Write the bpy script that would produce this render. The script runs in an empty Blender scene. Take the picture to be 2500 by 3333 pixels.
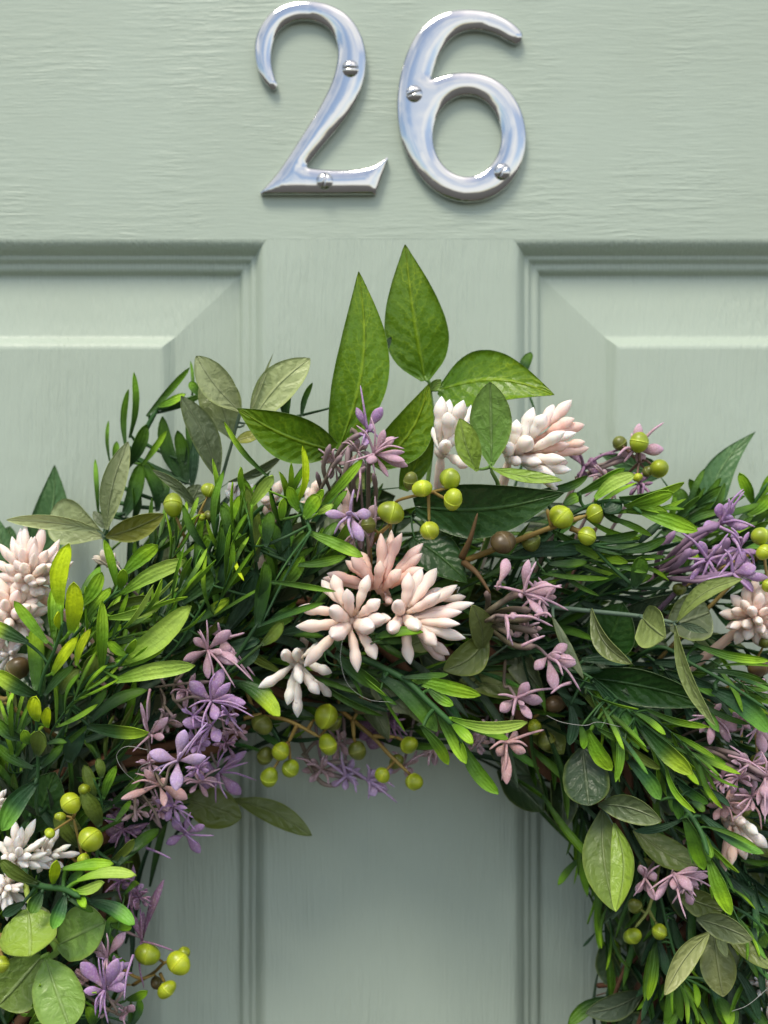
import bpy, math, random
import numpy as np
from mathutils import Vector
from mathutils.geometry import delaunay_2d_cdt

random.seed(26)
rng = np.random.default_rng(26)
R = math.radians
scene = bpy.context.scene
col = scene.collection

# ------------------------------------------------------------------ camera
DIST = 0.42                      # camera to door face, metres
K = 0.297 / 2500.0               # metres per photograph pixel on the door face
CX, CY = 1250.0, 1666.5
cam_data = bpy.data.cameras.new('camera')
cam = bpy.data.objects.new('camera', cam_data)
col.objects.link(cam)
cam.location = (0, -DIST, 0)
cam.rotation_euler = (R(90), 0, 0)
cam_data.sensor_fit = 'VERTICAL'
cam_data.sensor_height = 24.0
cam_data.lens = 24.0 * DIST / (K * 3333)
cam_data.clip_start = 0.01
cam_data.clip_end = 2000
cam_data.dof.use_dof = True
cam_data.dof.focus_distance = DIST - 0.074
cam_data.dof.aperture_fstop = 6.3
scene.camera = cam

# ------------------------------------------------------------------ light
SUN_EL, SUN_AZ = 58.0, -26.0     # azimuth: 0 = straight out from the door, negative = from the left
world = bpy.data.worlds.new('World')
scene.world = world
world.use_nodes = True
wn = world.node_tree
bg = wn.nodes['Background']
sky = wn.nodes.new('ShaderNodeTexSky')
sky.sky_type = 'NISHITA'
sky.sun_disc = False
sky.sun_elevation = R(SUN_EL)
sky.sun_rotation = R(180 + SUN_AZ)
sky.air_density = 1.0
sky.dust_density = 1.2
sky.ozone_density = 1.0
# broken fair-weather cloud over the whole sky
wtc = wn.nodes.new('ShaderNodeTexCoord')
wnz = wn.nodes.new('ShaderNodeTexNoise')
wnz.inputs['Scale'].default_value = 3.2
wnz.inputs['Detail'].default_value = 5.0
wmr = wn.nodes.new('ShaderNodeMapRange')
wmr.inputs[1].default_value = 0.43
wmr.inputs[2].default_value = 0.64
wmr.inputs[4].default_value = 0.85
wmx = wn.nodes.new('ShaderNodeMix')
wmx.data_type = 'RGBA'
wmx.inputs[7].default_value = (8.6, 8.5, 8.4, 1)
wn.links.new(wtc.outputs['Generated'], wnz.inputs['Vector'])
wn.links.new(wnz.outputs[0], wmr.inputs[0])
wn.links.new(wmr.outputs[0], wmx.inputs[0])
wn.links.new(sky.outputs[0], wmx.inputs[6])
wn.links.new(wmx.outputs[2], bg.inputs['Color'])
bg.inputs['Strength'].default_value = 0.09
sun_data = bpy.data.lights.new('sun', 'SUN')
sun_data.energy = 1.5
sun_data.angle = R(20)
sun_data.color = (1.0, 0.92, 0.79)
sun = bpy.data.objects.new('sun', sun_data)
col.objects.link(sun)
sd = Vector((math.sin(R(SUN_AZ)) * math.cos(R(SUN_EL)), -math.cos(R(SUN_AZ)) * math.cos(R(SUN_EL)), math.sin(R(SUN_EL))))
sun.rotation_euler = (-sd).to_track_quat('-Z', 'Y').to_euler()
scene.view_settings.view_transform = 'Standard'
scene.view_settings.look = 'None'
scene.view_settings.exposure = 1.05
scene.view_settings.gamma = 1.0
scene.view_settings.use_curve_mapping = False
scene.render.engine = 'CYCLES'
scene.cycles.use_denoising = True
scene.cycles.max_bounces = 8
scene.cycles.diffuse_bounces = 4
scene.cycles.transparent_max_bounces = 4


# ------------------------------------------------------------------ places
def P(px, py, d):
    """photograph pixel at d millimetres in front of the door face -> world point"""
    s = K * (DIST - d * 0.001) / DIST
    return np.array([(px - CX) * s, -d * 0.001, (CY - py) * s])


CROPS = {'A': (0, 1100, 900), 'B': (700, 750, 900), 'C': (1300, 1100, 1200), 'D': (700, 1600, 1200),
         'E': (0, 1700, 900), 'F': (0, 2500, 900), 'G': (1600, 1900, 900), 'H': (1600, 2500, 900), 'N': (750, 0, 1050)}


def Q(c, x, y, d):
    ox, oy, w = CROPS[c]
    f = w / 1659.0
    return P(ox + x * f, oy + y * f, d)


def U(c, w, d):                   # a width in view units -> metres at depth d
    return w * CROPS[c][2] / 1659.0 * K * (DIST - d * 0.001) / DIST


RING_C = P(1190, 3195, 30)
RING_R = 1198 * K * (DIST - 0.030) / DIST


def ring_point(p, d=30, k=1.0):
    v = np.array([p[0] - RING_C[0], 0, p[2] - RING_C[2]])
    n = np.linalg.norm(v)
    q = RING_C + v / max(n, 1e-6) * RING_R * k
    q[1] = -d * 0.001
    return q


# ------------------------------------------------------------------ mesh helpers
def norm(v):
    return v / max(np.linalg.norm(v), 1e-9)


class Geo:
    def __init__(self):
        self.v, self.f, self.uv, self.c, self.n = [], [], [], [], 0

    def add(self, v, f, uv, c):
        self.v.append(v); self.uv.append(uv); self.c.append(c)
        n = self.n
        self.f.extend([tuple(i + n for i in q) for q in f])
        self.n += len(v)
        return self

    def build(self, name, mat, parent=None, smooth=True):
        me = bpy.data.meshes.new(name)
        V = np.concatenate(self.v); UV = np.concatenate(self.uv); C = np.concatenate(self.c)
        me.from_pydata(V.tolist(), [], self.f)
        li = np.empty(len(me.loops), dtype=np.int32)
        me.loops.foreach_get('vertex_index', li)
        ul = me.uv_layers.new(name='UVMap')
        ul.data.foreach_set('uv', UV[li].astype(np.float32).ravel())
        at = me.color_attributes.new('tint', 'FLOAT_COLOR', 'POINT')
        at.data.foreach_set('color', np.concatenate([C, np.ones((len(C), 1))], 1).astype(np.float32).ravel())
        if smooth:
            me.polygons.foreach_set('use_smooth', np.ones(len(me.polygons), dtype=bool))
        me.materials.append(mat)
        me.update()
        o = bpy.data.objects.new(name, me)
        col.objects.link(o)
        if parent is not None:
            o.parent = parent
        return o


WIDTHS = {
    'narrow': [(0, .3), (.1, .48), (.25, .72), (.45, .94), (.63, 1), (.78, .9), (.9, .66), (.97, .36), (1, .1)],
    'broad': [(0, .06), (.05, .42), (.14, .78), (.28, 1), (.42, .97), (.58, .8), (.74, .54), (.88, .26), (1, .015)],
    'ivy': [(0, .3), (.1, .62), (.22, .86), (.36, 1), (.5, .97), (.66, .78), (.8, .5), (.92, .22), (1, .015)],
    'oval': [(0, .07), (.1, .36), (.25, .74), (.42, .96), (.56, 1), (.72, .88), (.86, .6), (.95, .3), (1, .03)],
    'spoon': [(0, .1), (.12, .3), (.3, .62), (.5, .9), (.66, 1), (.82, .9), (.92, .66), (.98, .34), (1, .08)],
    'fan': [(0, .12), (.12, .5), (.3, .85), (.55, 1), (.75, .96), (.88, .76), (.96, .45), (1, .1)],
}


def prof(kind, t):
    a = np.array(WIDTHS[kind])
    d_ = 0.045
    return np.clip(sum(wk * np.interp(np.clip(t + k * d_, 0, 1), a[:, 0], a[:, 1]) for k, wk in ((-1, .25), (0, .5), (1, .25))) - .25 * (t > .985) * np.interp(1 - d_, a[:, 0], a[:, 1]), .01, 1)


def leaf_geo(p0, p1, w, kind, cols, roll=0.0, bend=0.0, side=0.0, cup=0.15, twist=0.0, thick=0.00035, nu=12, nv=4, wavy=0.0, rough=0.06):
    """a leaf as a closed slab from p0 to p1; cols = colours along its length"""
    ax = p1 - p0
    L = np.linalg.norm(ax)
    a = ax / max(L, 1e-9)
    mid = (p0 + p1) / 2
    view = norm(np.array([0, -DIST, 0]) - mid)
    s = np.cross(a, view)
    if np.linalg.norm(s) < 0.15:
        s = np.cross(a, np.array([0.3, 0, 1.0]))
    s = norm(s); n = norm(np.cross(s, a))
    cr, sr = math.cos(roll), math.sin(roll)
    s, n = s * cr + n * sr, n * cr - s * sr
    t = np.linspace(0, 1, nu + 1) ** 0.9
    x = np.linspace(-1, 1, nv + 1)
    T, X = np.meshgrid(t, x, indexing='ij')
    hw = prof(kind, T) * w * 0.5 * (1 + rough * (rng.random(T.shape) - 0.5) * (np.abs(X) > .9))
    arch = np.sin(np.pi * T)
    tw = twist * (T - 0.3)
    ca, sa = np.cos(tw), np.sin(tw)
    lat = X * hw
    up = cup * hw * (np.abs(X) ** 1.4) + wavy * hw * np.sin(T * 17 + X * 2.0) * np.abs(X)
    l2 = lat * ca - up * sa; u2 = lat * sa + up * ca
    off_n = bend * L * arch
    off_s = side * L * arch
    V = p0 + T[..., None] * ax + (l2 + off_s)[..., None] * s + (u2 + off_n)[..., None] * n
    th = thick * (0.55 + 0.45 * (1 - X ** 2))
    Vb = V - th[..., None] * n * 1.0
    m = (nu + 1) * (nv + 1)
    idx = np.arange(m).reshape(nu + 1, nv + 1)
    F = []
    for i in range(nu):
        for j in range(nv):
            q = (idx[i, j], idx[i, j + 1], idx[i + 1, j + 1], idx[i + 1, j])
            F.append(q[::-1] if True else q)
            F.append(tuple(k + m for k in q))
    border = [(idx[i, 0], idx[i + 1, 0]) for i in range(nu)] + [(idx[nu, j], idx[nu, j + 1]) for j in range(nv)] \
        + [(idx[i + 1, nv], idx[i, nv]) for i in range(nu)] + [(idx[0, j + 1], idx[0, j]) for j in range(nv)]
    for p, q in border:
        F.append((q, p, p + m, q + m)[::-1])
    uv = np.stack([(X + 1) / 2, T], -1).reshape(-1, 2)
    cc = np.array(cols)
    ts = np.linspace(0, 1, len(cc))
    C = np.stack([np.interp(T, ts, cc[:, k]) for k in range(3)], -1).reshape(-1, 3)
    F = [tuple(int(k) for k in q) for q in F]
    return np.concatenate([V.reshape(-1, 3), Vb.reshape(-1, 3)]), F, np.concatenate([uv, uv]), np.concatenate([C, C])


def catmull(pts, n):
    pts = [np.asarray(p, float) for p in pts]
    if len(pts) == 2:
        return [pts[0] + (pts[1] - pts[0]) * i / n for i in range(n + 1)]
    P_ = [2 * pts[0] - pts[1]] + pts + [2 * pts[-1] - pts[-2]]
    out = []
    for i in range(1, len(P_) - 2):
        p0, p1, p2, p3 = P_[i - 1:i + 3]
        for k in range(n):
            t = k / n
            out.append(0.5 * ((2 * p1) + (p2 - p0) * t + (2 * p0 - 5 * p1 + 4 * p2 - p3) * t * t + (3 * p1 - p0 - 3 * p2 + p3) * t ** 3))
    out.append(pts[-1])
    return out


def tube_geo(path, r0, r1, cols, seg=7, n=6, bump=0.0, tip=True):
    pts = catmull(path, n)
    N = len(pts)
    V, UV, C = [], [], []
    cc = np.array(cols); ts = np.linspace(0, 1, len(cc))
    ref = None
    for i, p in enumerate(pts):
        d = norm(pts[min(i + 1, N - 1)] - pts[max(i - 1, 0)])
        if ref is None:
            ref = np.cross(d, [0.3, 0.2, 1.0]); ref = norm(ref)
        ref = norm(ref - d * np.dot(ref, d)); b = np.cross(d, ref)
        t = i / (N - 1)
        r = r0 + (r1 - r0) * t
        if bump: r *= 1 + bump * (rng.random() - 0.5)
        if tip and i == N - 1: r *= 0.35
        for k in range(seg):
            an = 2 * math.pi * k / seg
            V.append(p + r * (math.cos(an) * ref + math.sin(an) * b)); UV.append((k / seg, t))
            C.append([np.interp(t, ts, cc[:, j]) for j in range(3)])
    F = []
    for i in range(N - 1):
        for k in range(seg):
            F.append((i * seg + k, i * seg + (k + 1) % seg, (i + 1) * seg + (k + 1) % seg, (i + 1) * seg + k))
    F.append(tuple(range(seg))[::-1]); F.append(tuple((N - 1) * seg + k for k in range(seg)))
    return np.array(V), F, np.array(UV), np.array(C)


BUD = [(0, .34), (.1, .42), (.2, .6), (.31, .79), (.4, .83), (.47, .79), (.52, .8), (.59, .94), (.67, 1.0), (.75, .93), (.83, .74), (.9, .5), (.96, .24), (1, .02)]
PETAL = [(0, .2), (.12, .27), (.26, .46), (.4, .74), (.54, .96), (.66, 1), (.78, .88), (.89, .6), (.96, .3), (1, .05)]


def lathe_geo(p0, p1, rmax, profile, cols, flat=1.0, seg=9, bend=0.0, roll=0.0, jit=0.0):
    ax = p1 - p0; L = np.linalg.norm(ax); a = norm(ax)
    view = np.array([0, -1.0, 0.05])
    s = np.cross(a, view)
    if np.linalg.norm(s) < 0.1: s = np.cross(a, [1.0, 0, 0.2])
    s = norm(s); n = norm(np.cross(s, a))
    s, n = s * math.cos(roll) + n * math.sin(roll), n * math.cos(roll) - s * math.sin(roll)
    V, UV, C = [], [], []
    cc = np.array(cols); ts = np.linspace(0, 1, len(cc))
    for t, r in profile:
        c = p0 + ax * t + n * (bend * L * math.sin(math.pi * t * 0.9))
        for k in range(seg):
            an = 2 * math.pi * k / seg
            rr = r * rmax * (1 + jit * (rng.random() - 0.5))
            V.append(c + rr * (math.cos(an) * s + flat * math.sin(an) * n)); UV.append((k / seg, t))
            C.append([np.interp(t, ts, cc[:, j]) for j in range(3)])
    N = len(profile)
    F = [tuple(range(seg))[::-1], tuple((N - 1) * seg + k for k in range(seg))]
    for i in range(N - 1):
        for k in range(seg):
            F.append((i * seg + k, i * seg + (k + 1) % seg, (i + 1) * seg + (k + 1) % seg, (i + 1) * seg + k))
    return np.array(V), F, np.array(UV), np.array(C)


def box_geo(x0, x1, y0, y1, z0, z1):
    v = np.array([(x, y, z) for x in (x0, x1) for y in (y0, y1) for z in (z0, z1)])
    f = [(0, 1, 3, 2), (4, 6, 7, 5), (0, 4, 5, 1), (2, 3, 7, 6), (0, 2, 6, 4), (1, 5, 7, 3)]
    return v, f, np.zeros((8, 2)), np.ones((8, 3))


# ------------------------------------------------------------------ materials
class NT:
    def __init__(self, name):
        self.m = bpy.data.materials.new(name); self.m.use_nodes = True
        self.t = self.m.node_tree
        self.b = self.t.nodes['Principled BSDF']; self.out = self.t.nodes['Material Output']

    def n(self, typ, **kw):
        nd = self.t.nodes.new(typ)
        for k, v in kw.items():
            if k == 'inp':
                for a, b in v.items():
                    if hasattr(b, 'is_output'): self.t.links.new(b, nd.inputs[a])
                    else: nd.inputs[a].default_value = b
            else: setattr(nd, k, v)
        return nd

    def math(self, op, a, b=0.0, c=0.0, clamp=False):
        return self.n('ShaderNodeMath', operation=op, use_clamp=clamp, inp={0: a, 1: b, 2: c}).outputs[0]

    def mix(self, f, a, b, blend='MIX'):
        nd = self.n('ShaderNodeMix', data_type='RGBA', blend_type=blend)
        for i, v in ((0, f), (6, a), (7, b)):
            if hasattr(v, 'is_output'): self.t.links.new(v, nd.inputs[i])
            else: nd.inputs[i].default_value = v
        return nd.outputs[2]

    def ramp(self, v, lo, hi, a=0.0, b=1.0):
        return self.n('ShaderNodeMapRange', inp={0: v, 1: lo, 2: hi, 3: a, 4: b}).outputs[0]

    def noise(self, vec, scale, detail=3, rough=0.55, dist=0.0):
        return self.n('ShaderNodeTexNoise', inp={'Vector': vec, 'Scale': scale, 'Detail': detail, 'Roughness': rough, 'Distortion': dist}).outputs[0]

    def bump(self, h, strength, distance, prev=None):
        nd = self.n('ShaderNodeBump', inp={'Height': h, 'Strength': strength, 'Distance': distance})
        if prev is not None: self.t.links.new(prev, nd.inputs['Normal'])
        return nd.outputs[0]

    def set(self, **kw):
        for k, v in kw.items():
            s = self.b.inputs[k.replace('_', ' ')]
            if hasattr(v, 'is_output'): self.t.links.new(v, s)
            else: s.default_value = v
        return self

    def translucent(self, colour, fac):
        tr = self.n('ShaderNodeBsdfTranslucent', inp={'Color': colour})
        mx = self.n('ShaderNodeMixShader', inp={0: fac})
        self.t.links.new(self.b.outputs[0], mx.inputs[1]); self.t.links.new(tr.outputs[0], mx.inputs[2])
        self.t.links.new(mx.outputs[0], self.out.inputs[0])


def obj_coord(m): return m.n('ShaderNodeTexCoord').outputs['Object']


def tint(m): return m.n('ShaderNodeVertexColor', layer_name='tint').outputs[0]


def uvxy(m):
    s = m.n('ShaderNodeSeparateXYZ')
    m.t.links.new(m.n('ShaderNodeUVMap', uv_map='UVMap').outputs[0], s.inputs[0])
    return s.outputs[0], s.outputs[1]


def paint_material(name, horizontal):
    m = NT(name)
    oc = obj_coord(m)
    warp = m.n('ShaderNodeTexNoise', inp={'Vector': oc, 'Scale': 14.0, 'Detail': 2.0})
    wv = m.n('ShaderNodeVectorMath', operation='MULTIPLY_ADD', inp={0: warp.outputs['Color'], 1: (0.006, 0.0, 0.006), 2: oc}).outputs[0]
    sc = (0.085, 1, 1) if horizontal else (1, 1, 0.05)
    st = m.n('ShaderNodeMapping', inp={'Vector': wv, 'Scale': sc}).outputs[0]
    g1 = m.noise(st, 520.0, 3, 0.6)
    g2 = m.noise(st, 1100.0, 2, 0.5)
    sc2 = (0.35, 1, 1) if horizontal else (1, 1, 0.3)
    st2 = m.n('ShaderNodeMapping', inp={'Vector': oc, 'Scale': sc2}).outputs[0]
    g3 = m.noise(st2, 520.0, 3, 0.6)
    patch = m.ramp(m.noise(oc, 22.0, 2), 0.42, 0.66)
    lines = m.ramp(g1, 0.44, 0.62)
    h = m.math('ADD', m.math('MULTIPLY', lines, m.ramp(patch, 0, 1, 0.08, 0.9)), m.math('MULTIPLY', g2, 0.6 if horizontal else 1.3))
    h = m.math('ADD', h, m.math('MULTIPLY', g3, m.ramp(patch, 0, 1, 0.3, 1.5)))
    nrm = m.bump(h, 1.0, 0.00013 if horizontal else 0.0002)
    big = m.noise(oc, 9.0, 3)
    c = m.mix(m.ramp(big, 0.3, 0.7), (0.385, 0.452, 0.362, 1), (0.42, 0.496, 0.406, 1))
    dirt = m.ramp(m.noise(st, 160.0, 4, 0.7), 0.66, 0.8)
    c = m.mix(m.math('MULTIPLY', dirt, 0.22), c, (0.22, 0.25, 0.2, 1))
    m.set(Base_Color=c, Roughness=m.ramp(g3, 0.3, 0.7, 0.36, 0.52), Normal=nrm)
    m.b.inputs['Specular IOR Level'].default_value = 0.4
    return m.m


def narrow_material():
    m = NT('narrow_leaf')
    x, t = uvxy(m)
    oc = obj_coord(m)
    nz = m.noise(oc, 260.0, 3)
    ribs = m.math('ABSOLUTE', m.math('SINE', m.math('ADD', m.math('MULTIPLY', x, 12.6), m.math('MULTIPLY', m.noise(oc, 130.0, 2), 3.0))))
    h = m.math('ADD', m.math('MULTIPLY', ribs, 0.45), m.math('ADD', m.math('MULTIPLY', m.noise(oc, 1500.0, 2), 1.0), m.math('MULTIPLY', m.noise(oc, 320.0, 2), 2.5)))
    c = m.mix(m.ramp(nz, 0.42, 0.72, 0.0, 0.4), tint(m), m.mix(1.0, tint(m), (0.45, 0.5, 0.6, 1), 'MULTIPLY'))
    c = m.mix(m.ramp(m.noise(oc, 900.0, 2), 0.6, 0.78, 0.0, 0.3), c, m.mix(1.0, c, (1.6, 1.4, 1.3, 1), 'MULTIPLY'))
    c = m.mix(m.math('MULTIPLY', m.ramp(ribs, 0.0, 0.45, 1.0, 0.0), m.ramp(m.noise(oc, 420.0, 2), 0.4, 0.6, 0.0, 0.35)), c, m.mix(0.5, c, (0.02, 0.06, 0.02, 1)))
    m.set(Base_Color=c, Roughness=m.ramp(nz, 0.3, 0.7, 0.38, 0.6), Normal=m.bump(h, 0.9, 0.00017))
    m.b.inputs['Specular IOR Level'].default_value = 0.35
    m.translucent(c, 0.18)
    return m.m


def veins(m, x, t, n_lat, slope, wob, sc=220.0):
    oc = obj_coord(m)
    ax = m.math('ABSOLUTE', m.math('MULTIPLY_ADD', x, 2.0, -1.0))
    nz = m.noise(oc, sc, 2)
    s = m.math('MULTIPLY', m.math('SUBTRACT', t, m.math('MULTIPLY', m.math('POWER', ax, 0.85), slope)), n_lat)
    s = m.math('ADD', s, m.math('MULTIPLY', nz, wob))
    tri = m.math('MULTIPLY', m.math('ABSOLUTE', m.math('SUBTRACT', m.math('FRACT', s), 0.5)), 2.0)
    lat = m.ramp(tri, 0.78, 0.98)
    fade = m.ramp(ax, 0.55, 0.98, 1.0, 0.0)
    mid = m.ramp(ax, 0.02, 0.09, 1.0, 0.0)
    return ax, m.math('MULTIPLY', lat, fade), mid, tri


def broad_material():
    m = NT('broad_leaf')
    x, t = uvxy(m)
    oc = obj_coord(m)
    ax, lat, mid, tri = veins(m, x, t, 8.0, 0.26, 1.3)
    vo = m.n('ShaderNodeTexVoronoi', feature='DISTANCE_TO_EDGE', inp={'Vector': oc, 'Scale': 520.0})
    net = m.ramp(vo.outputs[0], 0.02, 0.16, 1.0, 0.0)
    base = tint(m)
    light = m.mix(1.0, base, (2.6, 1.9, 2.2, 1), 'MULTIPLY')
    nz = m.ramp(m.noise(oc, 120.0, 3), 0.35, 0.65)
    fac = m.math('ADD', m.math('MULTIPLY', lat, m.ramp(nz, 0, 1, 0.1, 0.5)), m.math('MULTIPLY', mid, 0.6), clamp=True)
    fac = m.math('ADD', fac, m.math('MULTIPLY', m.math('MULTIPLY', net, nz), 0.4), clamp=True)
    c = m.mix(fac, base, light)
    rim = m.ramp(ax, 0.965, 1.0)
    c = m.mix(m.math('MULTIPLY', rim, 0.5), c, (0.3, 0.42, 0.2, 1))
    weave = m.noise(oc, 2600.0, 1)
    h = m.math('ADD', m.math('MULTIPLY', tri, -0.8), m.math('MULTIPLY', mid, -1.6))
    h = m.math('ADD', h, m.math('MULTIPLY', m.noise(oc, 170.0, 3), 3.0))
    nrm = m.bump(h, 0.8, 0.00026)
    nrm = m.bump(weave, 0.4, 0.00012, nrm)
    m.set(Base_Color=c, Roughness=m.ramp(nz, 0, 1, 0.27, 0.42), Normal=nrm)
    m.b.inputs['Specular IOR Level'].default_value = 0.32
    m.translucent(light, 0.14)
    return m.m


def oval_material():
    m = NT('oval_leaf')
    x, t = uvxy(m)
    oc = obj_coord(m)
    ax, lat, mid, tri = veins(m, x, t, 5.0, 0.34, 1.8, 150.0)
    base = tint(m)
    light = m.mix(0.55, base, (0.62, 0.68, 0.42, 1))
    nz = m.ramp(m.noise(oc, 160.0, 3), 0.3, 0.7)
    fac = m.math('ADD', m.math('MULTIPLY', lat, m.ramp(nz, 0, 1, 0.0, 0.35)), m.math('MULTIPLY', mid, 0.3), clamp=True)
    c = m.mix(fac, base, light)
    c = m.mix(m.math('MULTIPLY', m.ramp(ax, 0.84, 1.0), 0.55), c, m.mix(0.5, base, (0.5, 0.62, 0.16, 1)))
    c = m.mix(m.math('MULTIPLY', nz, 0.3), c, m.mix(1.0, c, (0.6, 0.66, 0.6, 1), 'MULTIPLY'))
    h = m.math('ADD', m.math('MULTIPLY', m.math('MULTIPLY', tri, nz), -0.6), m.math('MULTIPLY', mid, -1.0))
    h = m.math('ADD', h, m.math('MULTIPLY', m.noise(oc, 210.0, 3, 0.6, 0.8), 2.2))
    nrm = m.bump(h, 0.8, 0.0005)
    nrm = m.bump(m.noise(oc, 900.0, 2), 0.4, 0.00012, nrm)
    m.set(Base_Color=c, Roughness=0.4, Normal=nrm)
    m.translucent(light, 0.25)
    return m.m


def wax_material(name, rough, sss, radius, spec=0.4, grain=500.0, gh=0.00008, speck=0.0, mottle=0.0):
    m = NT(name)
    oc = obj_coord(m)
    c = tint(m)
    nz = m.ramp(m.noise(oc, 200.0, 3), 0.3, 0.7)
    c = m.mix(m.math('MULTIPLY', nz, 0.22), c, m.mix(1.0, c, (0.78, 0.68, 0.66, 1), 'MULTIPLY'))
    if mottle:
        c = m.mix(m.math('MULTIPLY', m.ramp(m.noise(oc, 420.0, 3, 0.65), 0.45, 0.68), mottle), c, (0.34, 0.26, 0.2, 1))
        c = m.mix(m.math('MULTIPLY', m.ramp(m.noise(oc, 1600.0, 2, 0.65), 0.5, 0.75), mottle), c, (0.75, 0.66, 0.74, 1))
    if speck:
        sp = m.ramp(m.noise(oc, 700.0, 1), 0.74, 0.8)
        c = m.mix(m.math('MULTIPLY', sp, speck), c, (0.12, 0.07, 0.05, 1))
    m.set(Base_Color=c, Roughness=rough, Normal=m.bump(m.noise(oc, grain, 3), 0.5, gh))
    m.b.inputs['Specular IOR Level'].default_value = spec
    m.b.inputs['Subsurface Weight'].default_value = sss
    m.b.inputs['Subsurface Radius'].default_value = (1.0, 0.6, 0.4)
    m.b.inputs['Subsurface Scale'].default_value = radius
    return m.m


def metal_material():
    m = NT('polished_chrome')
    oc = obj_coord(m)
    nz = m.noise(oc, 60.0, 2)
    sm = m.noise(oc, 900.0, 3)
    m.set(Base_Color=(0.54, 0.545, 0.535, 1), Metallic=1.0, Roughness=m.ramp(sm, 0.4, 0.8, 0.05, 0.13), Normal=m.bump(nz, 0.7, 0.00045))
    return m.m


M = {
    'rail': paint_material('sage_paint_horizontal_grain', True),
    'stile': paint_material('sage_paint_vertical_grain', False),
    'metal': metal_material(),
    'narrow': narrow_material(), 'broad': broad_material(), 'oval': oval_material(),
    'bud': wax_material('waxy_bud', 0.6, 0.5, 0.004, speck=0.35, grain=260.0, gh=0.0003),
    'petal': wax_material('flocked_petal', 0.62, 0.2, 0.0015, 0.25, 1300.0, 0.00035, mottle=0.4),
    'berry': wax_material('glossy_berry', 0.36, 0.25, 0.002, 0.5, 300.0, 0.00006, 0.25),
    'stem': wax_material('plastic_stem', 0.55, 0.0, 0.001, 0.3, 900.0, 0.00025),
    'vine': wax_material('dry_vine', 0.8, 0.0, 0.001, 0.15, 700.0, 0.0006),
    'fibre': wax_material('stray_fibre', 0.6, 0.0, 0.001, 0.3),
}


def thing(name, label, cat, group=None, loc=(0, 0, 0)):
    o = bpy.data.objects.new(name, None)
    o.empty_display_size = 0.01
    col.objects.link(o)
    o['label'] = label; o['category'] = cat
    if group: o['group'] = group
    return o


# ------------------------------------------------------------------ the door
door = thing('front_door', 'sage green painted panelled front door with wood grain behind the wreath', 'door')
XL, XR = (872 - CX) * K, (1668 - CX) * K       # edges of the centre muntin
ZT = (CY - 778) * K                            # lower edge of the top rail
PANEL_W, ZB = 0.205, -0.46
PROFILE = [(0, 0), (.8, -.1), (1.6, -.45), (2.4, -1.1), (3.2, -2.0), (4.0, -3.1), (4.7, -4.2), (5.1, -4.9), (5.4, -5.15), (6.2, -5.05), (6.8, -5.3),
           (7.4, -6.1), (7.9, -6.8), (8.3, -7.05), (9.4, -6.95), (10.3, -7.15), (11.0, -7.8), (11.6, -8.8), (12.0, -9.5), (12.4, -9.75), (13.6, -9.75)]
RAISED = [(13.6, -9.75), (14.4, -9.6), (15.5, -9.4), (20, -8.8), (28, -7.7), (36, -6.6), (36.8, -6.4), (37.6, -5.9), (39.2, -4.3), (40.4, -3.3), (41.2, -2.95), (42.2, -2.85)]


def ring_sides(prof_, x0, x1, z0, z1, cap=False):
    g = Geo()
    s = np.array(prof_)
    def rect(o): return [(x0 + o, z1 - o), (x1 - o, z1 - o), (x1 - o, z0 + o), (x0 + o, z0 + o)]
    for k in range(4):
        V, F = [], []
        cuts = 6
        for (o, d) in s:
            rc = rect(o * 0.001); a, b = rc[k], rc[(k + 1) % 4]
            for c in range(cuts + 1):
                f = c / cuts
                V.append((a[0] + (b[0] - a[0]) * f, -d * 0.001, a[1] + (b[1] - a[1]) * f))
        w = cuts + 1
        for i in range(len(s) - 1):
            for c in range(cuts):
                F.append((i * w + c, i * w + c + 1, (i + 1) * w + c + 1, (i + 1) * w + c)[::-1])
        g.add(np.array(V), F, np.zeros((len(V), 2)), np.ones((len(V), 3)))
    if cap:
        rc = rect(s[-1][0] * 0.001); y = -s[-1][1] * 0.001
        V = np.array([(p[0], y, p[1]) for p in rc])
        g.add(V, [(0, 3, 2, 1)], np.zeros((4, 2)), np.ones((4, 3)))
    return g


for a, b in ((XL - PANEL_W, XL), (XR, XR + PANEL_W)):
    # the two mouldings share one profile: built once per panel because their mitres differ in place
    ring_sides(PROFILE, a, b, ZB, ZT).build('panel_moulding', M['stile'], door)
    ring_sides(RAISED, a, b, ZB, ZT, cap=True).build('raised_panel', M['stile'], door)
TH = 0.03
Geo().add(*box_geo(XL - PANEL_W - 0.1, XR + PANEL_W + 0.1, 0.0, TH, ZT, ZT + 0.22)).build('top_rail', M['rail'], door, smooth=False)
Geo().add(*box_geo(XL, XR, 0.00005, TH, ZB, ZT)).build('muntin', M['stile'], door, smooth=False)
Geo().add(*box_geo(XL - PANEL_W - 0.1, XL - PANEL_W, 0.00005, TH, ZB, ZT)).build('stile', M['stile'], door, smooth=False)
Geo().add(*box_geo(XR + PANEL_W, XR + PANEL_W + 0.1, 0.00005, TH, ZB, ZT)).build('stile', M['stile'], door, smooth=False)
Geo().add(*box_geo(XL - PANEL_W - 0.1, XR + PANEL_W + 0.1, 0.0, TH, ZB - 0.2, ZB)).build('lock_rail', M['rail'], door, smooth=False)

# ------------------------------------------------------------------ the ground in front of the door, out of view, added for bounce and reflections
def ground_material():
    m = NT('worn_paving')
    oc = obj_coord(m)
    c = m.mix(m.ramp(m.noise(oc, 3.0, 5, 0.65), 0.3, 0.7), (0.05, 0.048, 0.042, 1), (0.085, 0.078, 0.068, 1))
    m.set(Base_Color=c, Roughness=0.85, Normal=m.bump(m.noise(oc, 60.0, 4), 0.6, 0.004))
    return m.m


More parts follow.
